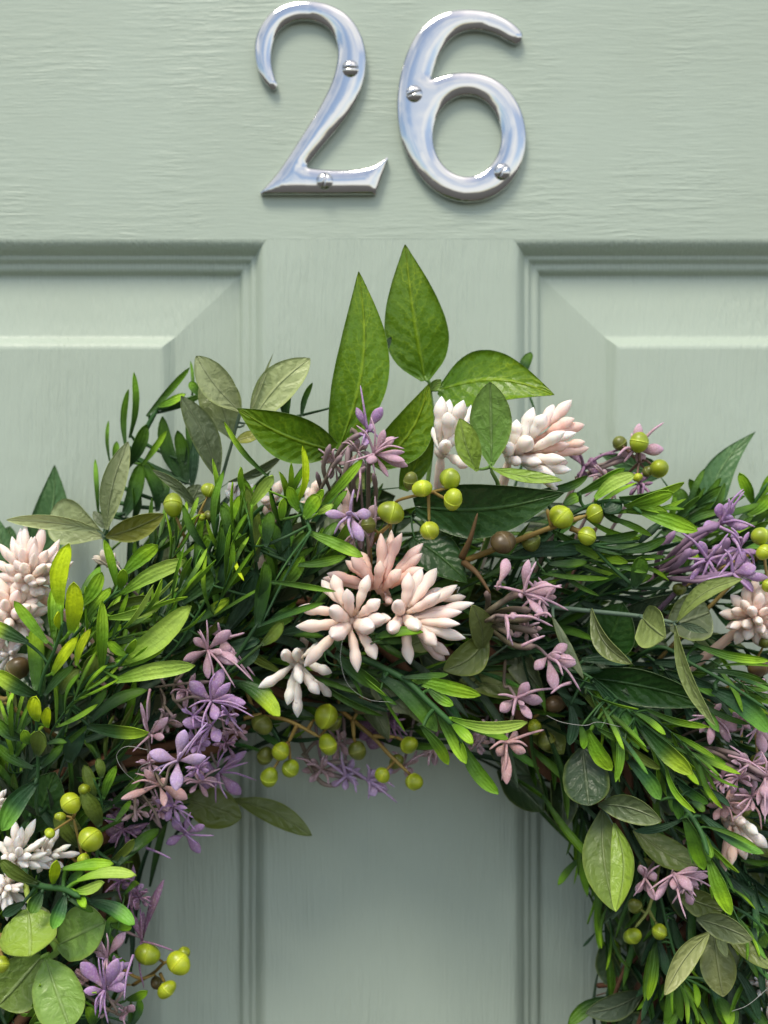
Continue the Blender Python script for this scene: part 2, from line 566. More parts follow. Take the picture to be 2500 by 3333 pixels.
gz = -1.25
gg = Geo().add(np.array([(-300, 0.25, gz), (-300, -600, gz), (300, -600, gz), (300, 0.25, gz)]), [(0, 1, 2, 3)], np.zeros((4, 2)), np.ones((4, 3))).build('ground', ground_material())
gg['kind'] = 'structure'

# ------------------------------------------------------------------ the house numbers
TWO = [(240, 432), (234, 452), (220, 462), (203, 452), (172, 416), (146, 372), (130, 318), (124, 262), (128, 206), (145, 152), (178, 97), (226, 47), (290, 15), (362, 2), (436, 4),
       (516, 24), (588, 64), (643, 124), (679, 196), (697, 278), (696, 350), (681, 428), (651, 508), (610, 580), (560, 648), (504, 714), (444, 786), (392, 852),
       (402, 863), (500, 871), (600, 872), (680, 864), (738, 847), (780, 824), (806, 806), (809, 812), (782, 900), (748, 993), (742, 998), (160, 998), (152, 990), (232, 900), (302, 800), (372, 690),
       (440, 582), (490, 490), (525, 410), (545, 336), (552, 272), (545, 212), (520, 162), (480, 126), (430, 106), (375, 100), (320, 109), (271, 136), (235, 180), (215, 240),
       (210, 300), (215, 350), (228, 396)]
SIX = [(1486, 148), (1500, 166), (1503, 188), (1492, 212), (1470, 224), (1432, 211), (1380, 181), (1320, 160), (1260, 152), (1202, 160), (1152, 185), (1110, 226), (1075, 281),
       (1050, 341), (1032, 406), (1080, 390), (1140, 375), (1212, 370), (1292, 379), (1370, 411), (1440, 471), (1490, 551), (1516, 640), (1522, 720), (1510, 800), (1480, 880), (1430, 950),
       (1362, 1004), (1284, 1032), (1210, 1037), (1130, 1021), (1050, 979), (980, 911), (922, 820), (881, 720), (861, 620), (857, 520), (866, 430), (885, 340), (916, 251),
       (960, 170), (1021, 105), (1092, 65), (1172, 48), (1260, 48), (1340, 62), (1412, 92), (1458, 122)]
HOLE = [(1218 + 175 * math.cos(a) * (1 + 0.0 * math.sin(a)), 697 - 209 * math.sin(a)) for a in np.linspace(0, 2 * math.pi, 40, endpoint=False)]


def smooth_loop(pts, corner_deg=38, step=0.0011):
    """world (x,z) loop, Catmull-Rom through soft points, kept sharp at corners"""
    P_ = [Q('N', x, y, 3)[[0, 2]] for x, y in pts]
    n = len(P_)
    sharp = []
    for i in range(n):
        a = P_[i] - P_[i - 1]; b = P_[(i + 1) % n] - P_[i]
        ang = math.degrees(abs(math.atan2(a[0] * b[1] - a[1] * b[0], a.dot(b))))
        sharp.append(ang > corner_deg)
    out = []
    for i in range(n):
        p0, p1, p2, p3 = P_[i - 1], P_[i], P_[(i + 1) % n], P_[(i + 2) % n]
        if sharp[i]: p0 = 2 * p1 - p2
        if sharp[(i + 1) % n]: p3 = 2 * p2 - p1
        k = max(1, int(round(np.linalg.norm(p2 - p1) / step)))
        for j in range(k):
            t = j / k
            out.append(0.5 * ((2 * p1) + (p2 - p0) * t + (2 * p0 - 5 * p1 + 4 * p2 - p3) * t * t + (3 * p1 - p0 - 3 * p2 + p3) * t ** 3))
    return np.array(out)


def inside(pt, loops):
    c = np.zeros(len(pt), bool)
    for lp in loops:
        a = lp; b = np.roll(lp, -1, 0)
        for (x0, z0), (x1, z1) in zip(a, b):
            m = ((z0 > pt[:, 1]) != (z1 > pt[:, 1]))
            if z1 != z0:
                c ^= m & (pt[:, 0] < (x1 - x0) * (pt[:, 1] - z0) / (z1 - z0) + x0)
    return c


def edge_dist(pt, loops):
    best = np.full(len(pt), 9.0)
    for lp in loops:
        a = lp; b = np.roll(lp, -1, 0)
        for p, q in zip(a, b):
            e = q - p; L2 = max(e.dot(e), 1e-14)
            t = np.clip(((pt - p) @ e) / L2, 0, 1)
            best = np.minimum(best, np.linalg.norm(pt - (p + t[:, None] * e), axis=1))
    return best


def digit(loops, name, label, screws, tilt):
    root = thing(name, label, 'house number', 'chrome house numbers')
    T = 0.00415          # height of the plate at its crown
    pts, edges = [], []
    for lp in loops:
        n0 = len(pts)
        pts.extend(lp.tolist()); k = len(lp)
        edges.extend([(n0 + i, n0 + (i + 1) % k) for i in range(k)])
    nb = len(pts)
    extra = []
    for lp in loops:
        tg = np.roll(lp, -1, 0) - np.roll(lp, 1, 0)
        nr = np.stack([-tg[:, 1], tg[:, 0]], 1); nr /= np.linalg.norm(nr, axis=1)[:, None]
        for sgn in (-1, 1):
            for off in (0.0003, 0.0008, 0.0015, 0.0025, 0.0038, 0.0053):
                c = lp + nr * sgn * off
                ok = inside(c, loops); c = c[ok]
                if len(c): extra.append(c[edge_dist(c, loops) > off * 0.985])
    allp = np.concatenate([np.array(pts)] + extra)
    vv, ee, ff, *_ = delaunay_2d_cdt([Vector(p) for p in allp.tolist()], edges, [], 0, 1e-6)
    vv = np.array([tuple(v) for v in vv])
    cen = np.array([vv[list(f)].mean(0) for f in ff])
    keep = inside(cen, loops)
    d = edge_dist(vv, loops)
    d[d < 2e-5] = 0
    w = 0.0046
    q = np.clip(d / w, 0, 1)
    edge = np.sqrt(np.clip(1 - (1 - np.clip(d / 0.0006, 0, 1)) ** 2, 0, 1)) * 0.0005
    h = 0.0026 + edge + (T - 0.0026 - 0.0005) * (1 - (1 - q) ** 1.8)
    V = np.stack([vv[:, 0], -h, vv[:, 1]], 1)
    F = []
    for f, k in zip(ff, keep):
        if k:
            a, b, c = [vv[i] for i in f[:3]]
            cr = (b[0] - a[0]) * (c[1] - a[1]) - (b[1] - a[1]) * (c[0] - a[0])
            F.append(tuple(f) if cr > 0 else tuple(f[::-1]))
    g = Geo()
    g.add(V, F, np.zeros((len(V), 2)), np.ones((len(V), 3)))
    for lp in loops:                 # the side wall down to the door
        k = len(lp)
        W = np.concatenate([np.stack([lp[:, 0], np.full(k, -0.0026), lp[:, 1]], 1), np.stack([lp[:, 0], np.full(k, 0.0003), lp[:, 1]], 1)])
        g.add(W, [(i, (i + 1) % k, k + (i + 1) % k, k + i) for i in range(k)], np.zeros((2 * k, 2)), np.ones((2 * k, 3)))
    g.build('number_plate', M['metal'], root)
    for (sx, sy, sa) in screws:      # slotted dome-head screws
        c = Q('N', sx, sy, 4)
        rad = U('N', 43, 4)
        sg = Geo()
        ca, sa_ = math.cos(sa), math.sin(sa)
        gap = rad * 0.1
        def dome(x, z): return 0.0040 + 0.0017 * math.sqrt(max(0.0, 1 - (x * x + z * z) / (rad * rad * 1.03)))
        for half in (-1, 1):
            nx, nz_ = 14, 7
            V, F = [], []
            for j in range(nz_ + 1):
                zz = gap + (rad - gap) * (j / nz_) * 0.999
                hx = math.sqrt(max(rad * rad - zz * zz, 1e-12))
                for i in range(nx + 1):
                    xx = -hx + 2 * hx * i / nx
                    z2 = zz * half
                    V.append((c[0] + xx * ca - z2 * sa_, -dome(xx, zz), c[2] + xx * sa_ + z2 * ca))
            wv = nx + 1
            for j in range(nz_):
                for i in range(nx):
                    q4 = (j * wv + i, j * wv + i + 1, (j + 1) * wv + i + 1, (j + 1) * wv + i)
                    F.append(q4 if half > 0 else q4[::-1])
            b0 = len(V)                       # wall of the slot
            for i in range(nx + 1):
                v = V[i]; V.append((v[0], -0.0046, v[2]))
            for i in range(nx):
                q4 = (i, i + 1, b0 + i + 1, b0 + i)
                F.append(q4[::-1] if half > 0 else q4)
            sg.add(np.array(V), F, np.zeros((len(V), 2)), np.ones((len(V), 3)))
        V = [(c[0] + rad * math.cos(a), -0.0046, c[2] + rad * math.sin(a)) for a in np.linspace(0, 2 * math.pi, 24, endpoint=False)]
        V2 = [(v[0], -0.0030, v[2]) for v in V]
        sg.add(np.array(V + V2), [tuple(range(24))] + [(i, 24 + i, 24 + (i + 1) % 24, (i + 1) % 24) for i in range(24)], np.zeros((48, 2)), np.ones((48, 3)))
        sg.build('screw', M['metal'], root)
    return root


digit([smooth_loop(TWO)], 'house_number', 'polished chrome numeral two with a curled hook and a flat foot, beside the six', [(617, 354, 0.02), (485, 932, 1.35)], 0)
digit([smooth_loop(SIX), smooth_loop(HOLE)], 'house_number', 'polished chrome numeral six with a round closed bowl, right of the two', [(945, 483, 0.35), (1398, 884, 1.0)], 0)

# ------------------------------------------------------------------ the wreath
wreath = thing('wreath', 'wreath of artificial green leaves, pink buds, lavender flowers and berries hanging on the door', 'wreath')


def jit(c, a=0.12):
    f = 1 + a * (random.random() - 0.5) * 2
    return tuple(max(0.0, x * f * (1 + 0.06 * (random.random() - 0.5))) for x in c)


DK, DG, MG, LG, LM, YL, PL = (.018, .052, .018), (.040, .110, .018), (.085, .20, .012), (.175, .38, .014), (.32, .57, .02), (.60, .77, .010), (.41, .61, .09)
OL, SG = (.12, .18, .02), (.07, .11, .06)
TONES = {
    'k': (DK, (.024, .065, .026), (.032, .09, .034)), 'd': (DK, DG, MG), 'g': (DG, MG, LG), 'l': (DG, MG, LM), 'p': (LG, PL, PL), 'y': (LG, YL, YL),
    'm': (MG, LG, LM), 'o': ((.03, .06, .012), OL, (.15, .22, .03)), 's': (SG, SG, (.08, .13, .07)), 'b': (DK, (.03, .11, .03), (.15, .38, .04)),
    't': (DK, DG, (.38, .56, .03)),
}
STEMC = ((.02, .055, .02), (.035, .11, .025))


def nearest_on(path, p):
    best, bq = 9, path[0]
    for a, b in zip(path[:-1], path[1:]):
        e = b - a; t = np.clip(np.dot(p - a, e) / max(e.dot(e), 1e-12), 0, 1); q = a + t * e
        dd = np.linalg.norm((p - q)[[0, 2]])
        if dd < best: best, bq = dd, q
    return best, bq


def narrow_sprig(crop, d0, d1, path, leaves, stem_w=16, stemc=STEMC, rollk=1.0, wk=0.86):
    n = len(path)
    pts = [Q(crop, x, y, d0 + (d1 - d0) * i / max(n - 1, 1)) for i, (x, y) in enumerate(path)]
    g = Geo()
    root = ring_point(pts[0], 28, 0.97 + 0.06 * random.random())
    full = [root, (root + pts[0]) / 2 + np.array([0, 0.004, 0])] + pts
    rs = U(crop, stem_w, d0) * 0.5
    g.add(*tube_geo(full, rs, rs * 0.7, stemc, 6, 5))
    todo = []
    for lf in leaves:
        x0, y0, x1, y1, w, tone = lf[:6]
        dz = lf[6] if len(lf) > 6 else random.uniform(-5, 9)
        kind = lf[7] if len(lf) > 7 else 'narrow'
        q = Q(crop, x0, y0, (d0 + d1) / 2)
        _, near = nearest_on(pts, q)
        db = -near[1] * 1000 + random.uniform(-1.5, 2.5)
        p0 = Q(crop, x0, y0, db); p1 = Q(crop, x1, y1, db + dz)
        if np.linalg.norm(p0 - near) > 0.0012:
            g.add(*tube_geo([near, (near + p0) / 2 + np.array([0, 0.001, 0]), p0 + (p1 - p0) * 0.06], rs * 0.62, U(crop, w * 0.13, db), (STEMC[1], TONES[tone][0]), 5, 4))
        todo.append((p0, p1, U(crop, w, db), tone, kind))
    st = g.build('narrow_leaf_sprig', M['stem'], wreath)
    for p0, p1, w, tone, kind in todo:
        cols = [jit(c) for c in TONES[tone]]
        cols = [cols[0], tuple((a + b) / 2 for a, b in zip(cols[0], cols[1])), cols[1], cols[2], cols[2]]
        lg = leaf_geo(p0, p1, w * wk, kind, cols, roll=random.uniform(-.6, .6) * rollk, bend=random.uniform(-.05, .13), side=random.uniform(-.08, .08),
                      cup=random.uniform(-.15, .4), twist=random.uniform(-.5, .5), thick=0.0006, nu=12, nv=4, wavy=0.03)
        Geo().add(*lg).build('narrow_leaf', M['narrow'], st)
    return st


# ---- narrow-leaf sprigs laid leaf by leaf (view units of each crop)
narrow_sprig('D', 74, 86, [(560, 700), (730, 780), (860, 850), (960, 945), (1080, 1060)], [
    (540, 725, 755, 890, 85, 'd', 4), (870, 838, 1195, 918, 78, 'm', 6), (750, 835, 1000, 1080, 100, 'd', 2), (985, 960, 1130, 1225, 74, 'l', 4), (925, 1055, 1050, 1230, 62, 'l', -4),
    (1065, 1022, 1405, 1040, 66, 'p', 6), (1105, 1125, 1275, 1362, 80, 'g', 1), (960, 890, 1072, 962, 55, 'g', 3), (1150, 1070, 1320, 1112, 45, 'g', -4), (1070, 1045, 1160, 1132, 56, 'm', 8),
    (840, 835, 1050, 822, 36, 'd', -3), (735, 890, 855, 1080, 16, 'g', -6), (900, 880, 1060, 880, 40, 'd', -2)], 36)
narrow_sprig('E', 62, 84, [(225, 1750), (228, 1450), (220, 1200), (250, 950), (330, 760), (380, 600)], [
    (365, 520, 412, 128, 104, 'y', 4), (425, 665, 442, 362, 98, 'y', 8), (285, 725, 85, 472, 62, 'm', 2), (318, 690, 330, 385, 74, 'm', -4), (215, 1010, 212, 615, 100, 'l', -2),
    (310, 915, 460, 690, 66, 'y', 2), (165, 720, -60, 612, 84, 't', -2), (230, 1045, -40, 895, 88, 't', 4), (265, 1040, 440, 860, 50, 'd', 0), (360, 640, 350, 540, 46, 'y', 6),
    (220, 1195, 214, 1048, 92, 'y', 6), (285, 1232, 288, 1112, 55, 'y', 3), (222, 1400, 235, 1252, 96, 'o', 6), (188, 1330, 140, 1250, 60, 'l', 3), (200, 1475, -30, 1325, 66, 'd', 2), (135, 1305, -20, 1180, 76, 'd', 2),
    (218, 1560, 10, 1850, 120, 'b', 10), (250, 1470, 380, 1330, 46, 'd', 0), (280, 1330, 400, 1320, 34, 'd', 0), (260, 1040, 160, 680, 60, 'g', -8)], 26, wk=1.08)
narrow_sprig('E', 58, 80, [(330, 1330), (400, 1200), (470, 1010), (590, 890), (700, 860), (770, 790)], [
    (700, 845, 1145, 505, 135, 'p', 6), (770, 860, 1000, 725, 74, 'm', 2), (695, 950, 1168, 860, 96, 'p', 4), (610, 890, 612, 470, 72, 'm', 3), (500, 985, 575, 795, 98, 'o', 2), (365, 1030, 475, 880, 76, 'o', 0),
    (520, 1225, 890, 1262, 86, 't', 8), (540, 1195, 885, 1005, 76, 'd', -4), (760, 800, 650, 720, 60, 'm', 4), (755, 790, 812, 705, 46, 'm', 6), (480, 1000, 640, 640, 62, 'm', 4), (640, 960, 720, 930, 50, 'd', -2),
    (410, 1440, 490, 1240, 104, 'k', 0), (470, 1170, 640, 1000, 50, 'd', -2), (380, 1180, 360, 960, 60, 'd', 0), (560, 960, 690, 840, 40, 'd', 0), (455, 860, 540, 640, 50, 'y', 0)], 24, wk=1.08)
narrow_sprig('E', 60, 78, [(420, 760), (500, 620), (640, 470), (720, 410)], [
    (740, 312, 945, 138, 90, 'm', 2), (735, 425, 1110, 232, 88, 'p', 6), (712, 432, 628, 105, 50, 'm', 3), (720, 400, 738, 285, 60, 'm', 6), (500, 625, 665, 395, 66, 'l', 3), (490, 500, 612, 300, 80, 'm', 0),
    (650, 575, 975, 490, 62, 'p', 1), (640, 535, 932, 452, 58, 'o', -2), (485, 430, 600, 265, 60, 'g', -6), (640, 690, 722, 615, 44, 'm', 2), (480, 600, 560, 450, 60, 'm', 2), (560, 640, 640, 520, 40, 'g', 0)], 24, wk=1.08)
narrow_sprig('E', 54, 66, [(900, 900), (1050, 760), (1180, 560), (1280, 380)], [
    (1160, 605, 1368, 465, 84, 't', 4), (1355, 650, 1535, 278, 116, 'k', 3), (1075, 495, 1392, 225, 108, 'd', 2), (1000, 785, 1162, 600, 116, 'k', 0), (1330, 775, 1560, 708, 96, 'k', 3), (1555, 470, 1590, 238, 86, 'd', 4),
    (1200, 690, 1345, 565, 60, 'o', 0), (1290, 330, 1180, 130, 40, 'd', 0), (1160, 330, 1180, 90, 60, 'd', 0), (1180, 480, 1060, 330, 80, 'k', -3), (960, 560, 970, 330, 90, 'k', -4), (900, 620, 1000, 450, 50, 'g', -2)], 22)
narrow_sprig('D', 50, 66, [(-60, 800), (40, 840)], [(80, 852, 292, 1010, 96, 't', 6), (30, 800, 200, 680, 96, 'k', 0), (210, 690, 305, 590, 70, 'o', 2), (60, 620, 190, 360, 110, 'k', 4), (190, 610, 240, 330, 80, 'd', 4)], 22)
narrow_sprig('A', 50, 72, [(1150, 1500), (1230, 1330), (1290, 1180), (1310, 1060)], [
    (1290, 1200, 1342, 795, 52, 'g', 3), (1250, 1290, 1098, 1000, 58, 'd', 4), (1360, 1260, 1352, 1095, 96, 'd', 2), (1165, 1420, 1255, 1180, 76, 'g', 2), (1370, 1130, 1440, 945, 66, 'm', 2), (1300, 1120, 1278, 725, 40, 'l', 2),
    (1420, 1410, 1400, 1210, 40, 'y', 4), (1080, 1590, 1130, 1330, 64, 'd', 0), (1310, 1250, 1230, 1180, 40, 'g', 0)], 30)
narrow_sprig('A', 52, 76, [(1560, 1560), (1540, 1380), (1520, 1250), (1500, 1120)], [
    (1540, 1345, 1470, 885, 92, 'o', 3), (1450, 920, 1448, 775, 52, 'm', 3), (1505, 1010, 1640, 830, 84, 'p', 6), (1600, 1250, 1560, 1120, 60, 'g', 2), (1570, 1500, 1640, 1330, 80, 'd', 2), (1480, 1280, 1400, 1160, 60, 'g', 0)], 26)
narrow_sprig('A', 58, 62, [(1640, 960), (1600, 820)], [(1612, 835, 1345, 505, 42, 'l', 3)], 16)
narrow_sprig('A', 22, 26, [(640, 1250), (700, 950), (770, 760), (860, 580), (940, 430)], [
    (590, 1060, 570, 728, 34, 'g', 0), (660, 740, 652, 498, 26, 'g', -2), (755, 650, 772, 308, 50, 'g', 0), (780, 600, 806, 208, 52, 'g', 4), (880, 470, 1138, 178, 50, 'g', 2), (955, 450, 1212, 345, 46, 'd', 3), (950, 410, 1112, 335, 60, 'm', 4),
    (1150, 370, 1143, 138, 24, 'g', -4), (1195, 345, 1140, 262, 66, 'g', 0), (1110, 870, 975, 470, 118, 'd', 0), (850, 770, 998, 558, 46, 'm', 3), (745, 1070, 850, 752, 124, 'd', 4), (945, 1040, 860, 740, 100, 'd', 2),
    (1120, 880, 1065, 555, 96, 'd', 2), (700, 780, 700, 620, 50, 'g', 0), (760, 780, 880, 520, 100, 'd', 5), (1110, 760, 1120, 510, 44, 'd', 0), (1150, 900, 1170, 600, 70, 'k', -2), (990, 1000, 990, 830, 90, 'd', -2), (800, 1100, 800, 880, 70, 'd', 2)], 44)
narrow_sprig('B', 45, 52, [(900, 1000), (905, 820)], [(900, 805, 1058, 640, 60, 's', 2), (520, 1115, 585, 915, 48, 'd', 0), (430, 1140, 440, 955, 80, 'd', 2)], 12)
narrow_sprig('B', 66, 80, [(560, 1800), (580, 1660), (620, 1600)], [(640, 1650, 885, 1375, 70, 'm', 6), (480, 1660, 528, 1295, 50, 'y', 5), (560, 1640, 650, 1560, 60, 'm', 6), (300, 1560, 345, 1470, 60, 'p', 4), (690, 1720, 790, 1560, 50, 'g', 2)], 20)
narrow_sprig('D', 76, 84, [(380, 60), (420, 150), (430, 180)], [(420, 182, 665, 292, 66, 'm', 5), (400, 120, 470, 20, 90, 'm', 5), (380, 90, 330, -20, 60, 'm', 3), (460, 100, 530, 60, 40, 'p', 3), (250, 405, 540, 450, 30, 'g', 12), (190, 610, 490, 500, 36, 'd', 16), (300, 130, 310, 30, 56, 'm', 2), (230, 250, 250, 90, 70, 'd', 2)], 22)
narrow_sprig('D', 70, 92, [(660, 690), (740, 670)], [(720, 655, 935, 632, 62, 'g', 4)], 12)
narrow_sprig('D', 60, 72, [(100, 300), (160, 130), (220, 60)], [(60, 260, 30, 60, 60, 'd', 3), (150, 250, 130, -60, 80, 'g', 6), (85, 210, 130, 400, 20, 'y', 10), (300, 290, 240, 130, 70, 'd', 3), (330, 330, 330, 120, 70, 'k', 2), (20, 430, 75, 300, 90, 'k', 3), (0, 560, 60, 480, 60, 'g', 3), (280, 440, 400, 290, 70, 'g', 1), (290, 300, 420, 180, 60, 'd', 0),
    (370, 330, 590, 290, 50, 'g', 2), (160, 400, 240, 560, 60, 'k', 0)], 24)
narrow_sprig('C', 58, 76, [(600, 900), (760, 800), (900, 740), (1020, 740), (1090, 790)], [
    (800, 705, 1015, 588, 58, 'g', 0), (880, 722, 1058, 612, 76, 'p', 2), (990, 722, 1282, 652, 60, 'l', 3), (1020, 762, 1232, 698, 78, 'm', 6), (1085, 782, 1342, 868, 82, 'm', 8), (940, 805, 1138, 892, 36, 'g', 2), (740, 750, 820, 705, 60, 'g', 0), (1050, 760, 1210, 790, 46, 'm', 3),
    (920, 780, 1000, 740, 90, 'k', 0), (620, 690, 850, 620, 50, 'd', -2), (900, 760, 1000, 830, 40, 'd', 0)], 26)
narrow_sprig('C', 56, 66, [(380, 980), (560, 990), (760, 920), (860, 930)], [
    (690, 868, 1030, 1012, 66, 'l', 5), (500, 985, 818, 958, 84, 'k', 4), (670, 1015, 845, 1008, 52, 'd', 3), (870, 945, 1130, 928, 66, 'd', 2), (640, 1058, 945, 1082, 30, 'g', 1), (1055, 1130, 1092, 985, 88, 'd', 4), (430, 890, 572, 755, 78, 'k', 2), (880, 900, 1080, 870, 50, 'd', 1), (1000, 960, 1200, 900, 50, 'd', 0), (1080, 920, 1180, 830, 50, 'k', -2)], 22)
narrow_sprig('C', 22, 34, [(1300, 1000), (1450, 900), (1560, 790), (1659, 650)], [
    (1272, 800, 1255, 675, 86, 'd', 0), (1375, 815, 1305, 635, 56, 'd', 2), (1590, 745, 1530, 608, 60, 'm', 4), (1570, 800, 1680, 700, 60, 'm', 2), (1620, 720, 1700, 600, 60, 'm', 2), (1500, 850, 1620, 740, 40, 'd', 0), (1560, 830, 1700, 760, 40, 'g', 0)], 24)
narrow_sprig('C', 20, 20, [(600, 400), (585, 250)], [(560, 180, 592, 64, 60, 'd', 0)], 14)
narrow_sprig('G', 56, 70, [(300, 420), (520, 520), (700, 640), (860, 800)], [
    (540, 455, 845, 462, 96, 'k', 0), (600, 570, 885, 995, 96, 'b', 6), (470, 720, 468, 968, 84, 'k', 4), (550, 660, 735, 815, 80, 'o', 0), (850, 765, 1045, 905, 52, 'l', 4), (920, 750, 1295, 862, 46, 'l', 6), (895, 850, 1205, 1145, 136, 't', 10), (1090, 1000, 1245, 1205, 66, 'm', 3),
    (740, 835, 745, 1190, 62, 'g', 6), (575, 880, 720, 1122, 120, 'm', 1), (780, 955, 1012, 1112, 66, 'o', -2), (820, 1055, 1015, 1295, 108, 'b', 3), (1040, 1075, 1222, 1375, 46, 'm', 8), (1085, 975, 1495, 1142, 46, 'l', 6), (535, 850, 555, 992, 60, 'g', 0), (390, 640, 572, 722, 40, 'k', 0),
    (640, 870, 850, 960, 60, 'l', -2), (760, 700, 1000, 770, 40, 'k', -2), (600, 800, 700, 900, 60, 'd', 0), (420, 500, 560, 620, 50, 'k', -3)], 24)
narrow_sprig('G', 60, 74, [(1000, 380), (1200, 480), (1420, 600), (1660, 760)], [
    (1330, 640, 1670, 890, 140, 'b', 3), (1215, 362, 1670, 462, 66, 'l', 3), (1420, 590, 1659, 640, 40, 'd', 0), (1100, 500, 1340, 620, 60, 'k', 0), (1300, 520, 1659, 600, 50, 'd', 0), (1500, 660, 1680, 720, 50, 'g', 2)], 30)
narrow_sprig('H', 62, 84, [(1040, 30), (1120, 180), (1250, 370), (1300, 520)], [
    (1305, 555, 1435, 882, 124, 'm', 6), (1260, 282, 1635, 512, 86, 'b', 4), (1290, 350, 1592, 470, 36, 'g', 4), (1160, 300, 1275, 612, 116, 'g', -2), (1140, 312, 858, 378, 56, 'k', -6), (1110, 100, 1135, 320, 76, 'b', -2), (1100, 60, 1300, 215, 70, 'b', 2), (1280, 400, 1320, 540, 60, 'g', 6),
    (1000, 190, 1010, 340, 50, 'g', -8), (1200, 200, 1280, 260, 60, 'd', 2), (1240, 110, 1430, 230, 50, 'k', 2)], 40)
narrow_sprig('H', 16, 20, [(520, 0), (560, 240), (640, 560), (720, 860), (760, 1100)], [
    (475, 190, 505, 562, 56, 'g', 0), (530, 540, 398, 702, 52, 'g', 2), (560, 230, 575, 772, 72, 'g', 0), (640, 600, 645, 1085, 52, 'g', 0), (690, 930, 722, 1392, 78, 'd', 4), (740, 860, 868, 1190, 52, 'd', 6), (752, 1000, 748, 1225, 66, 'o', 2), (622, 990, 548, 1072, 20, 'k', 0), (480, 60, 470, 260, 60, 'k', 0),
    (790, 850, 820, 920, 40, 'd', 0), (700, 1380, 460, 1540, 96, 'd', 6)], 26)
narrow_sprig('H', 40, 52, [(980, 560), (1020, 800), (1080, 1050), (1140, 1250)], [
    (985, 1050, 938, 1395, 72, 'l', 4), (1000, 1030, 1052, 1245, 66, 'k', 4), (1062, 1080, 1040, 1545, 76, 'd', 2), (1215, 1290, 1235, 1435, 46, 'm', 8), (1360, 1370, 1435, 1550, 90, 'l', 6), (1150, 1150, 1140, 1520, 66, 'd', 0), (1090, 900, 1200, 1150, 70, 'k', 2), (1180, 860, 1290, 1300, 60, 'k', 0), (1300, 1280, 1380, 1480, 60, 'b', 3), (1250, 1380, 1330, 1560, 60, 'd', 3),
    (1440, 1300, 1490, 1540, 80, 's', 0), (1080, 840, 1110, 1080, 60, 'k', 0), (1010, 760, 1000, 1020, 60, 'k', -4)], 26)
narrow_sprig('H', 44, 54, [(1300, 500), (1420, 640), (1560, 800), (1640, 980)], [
    (1420, 655, 1680, 870, 110, 'k', 2), (1500, 800, 1645, 1082, 90, 'd', 2), (1460, 1200, 1610, 1510, 70, 'k', 2), (1480, 900, 1540, 1110, 60, 'k', 0), (1450, 560, 1560, 720, 70, 'k', -2), (1580, 700, 1680, 960, 60, 'k', 0), (1500, 1100, 1600, 1260, 50, 'd', 0), (1560, 860, 1680, 940, 50, 'd', 2)], 26)
narrow_sprig('F', 74, 88, [(150, 640), (240, 705), (380, 725), (480, 775)], [
    (375, 605, 680, 572, 84, 'm', 2), (460, 675, 815, 640, 84, 'p', 6), (445, 742, 620, 688, 76, 'p', 8), (535, 800, 808, 938, 108, 'b', 4), (410, 785, 560, 862, 50, 'd', 0), (388, 765, 318, 965, 100, 'b', 5), (250, 745, 188, 872, 100, 'd', 4), (220, 692, 0, 555, 96, 'o', 4), (320, 695, 340, 558, 76, 'y', 6),
    (470, 770, 512, 836, 60, 'm', 5), (145, 808, 15, 885, 76, 'k', 0), (400, 690, 500, 610, 60, 'd', 3)], 48)
narrow_sprig('F', 52, 66, [(560, 600), (590, 380), (610, 200), (560, 60)], [
    (480, 478, 328, 278, 96, 'o', 4), (600, 350, 492, 140, 116, 'o', 4), (565, 185, 508, -20, 84, 'o', 0), (620, 185, 695, -10, 66, 'g', 3), (640, 235, 870, 20, 56, 'd', 0), (660, 568, 805, 430, 66, 'o', 2), (700, 592, 955, 365, 86, 'd', -10), (690, 320, 785, 195, 46, 'g', -4), (610, 60, 590, -60, 70, 'o', 0)], 22)
narrow_sprig('F', 48, 60, [(620, 1500), (600, 1460)], [(760, 1392, 885, 1342, 66, 'l', 2), (745, 760, 835, 690, 44, 'l', -20), (480, 1392, 578, 1342, 64, 'p', 30), (560, 1540, 520, 1435, 96, 'l', 2), (790, 1550, 845, 1385, 66, 'd', -8), (130, 1485, 240, 1300, 66, 'm', 34), (180, 1540, 250, 1440, 60, 'm', 32), (640, 1000, 700, 880, 90, 'd', -10), (660, 940, 790, 960, 60, 'g', -8)], 18)

# ---- more sprigs, leaf pairs set crosswise up the stem
def auto_sprig(crop, d0, d1, path, n, length, w, tones, splay=38, seed=0):
    rnd = random.Random(seed)
    pts = [np.array(p, float) for p in path]
    poly = catmull(pts, 8)
    leaves = []
    for i in range(n):
        t = 0.2 + 0.8 * i / max(n - 1, 1)
        k = min(int(t * (len(poly) - 1)), len(poly) - 2)
        a = poly[k]; dr = norm(poly[k + 1] - poly[k]) if k + 1 < len(poly) else np.array([0, -1.0])
        ang0 = math.atan2(dr[1], dr[0])
        for sgn in (-1, 1):
            sp = R(splay) * (1.15 - 0.7 * t) * (1.0 if i % 2 == 0 else 0.45) * rnd.uniform(.75, 1.25)
            an = ang0 + sgn * sp
            ln = length * rnd.uniform(1.0, 1.5) * (1.0 if t < .8 else .85)
            leaves.append((a[0], a[1], a[0] + math.cos(an) * ln, a[1] + math.sin(an) * ln, w * rnd.uniform(.5, .95), rnd.choice(tones), rnd.uniform(-6, 8) if i % 2 == 0 else rnd.choice((-7, 10)) * rnd.uniform(.6, 1.1)))
    return narrow_sprig(crop, d0, d1, path, leaves, w * .26, rollk=1.9)


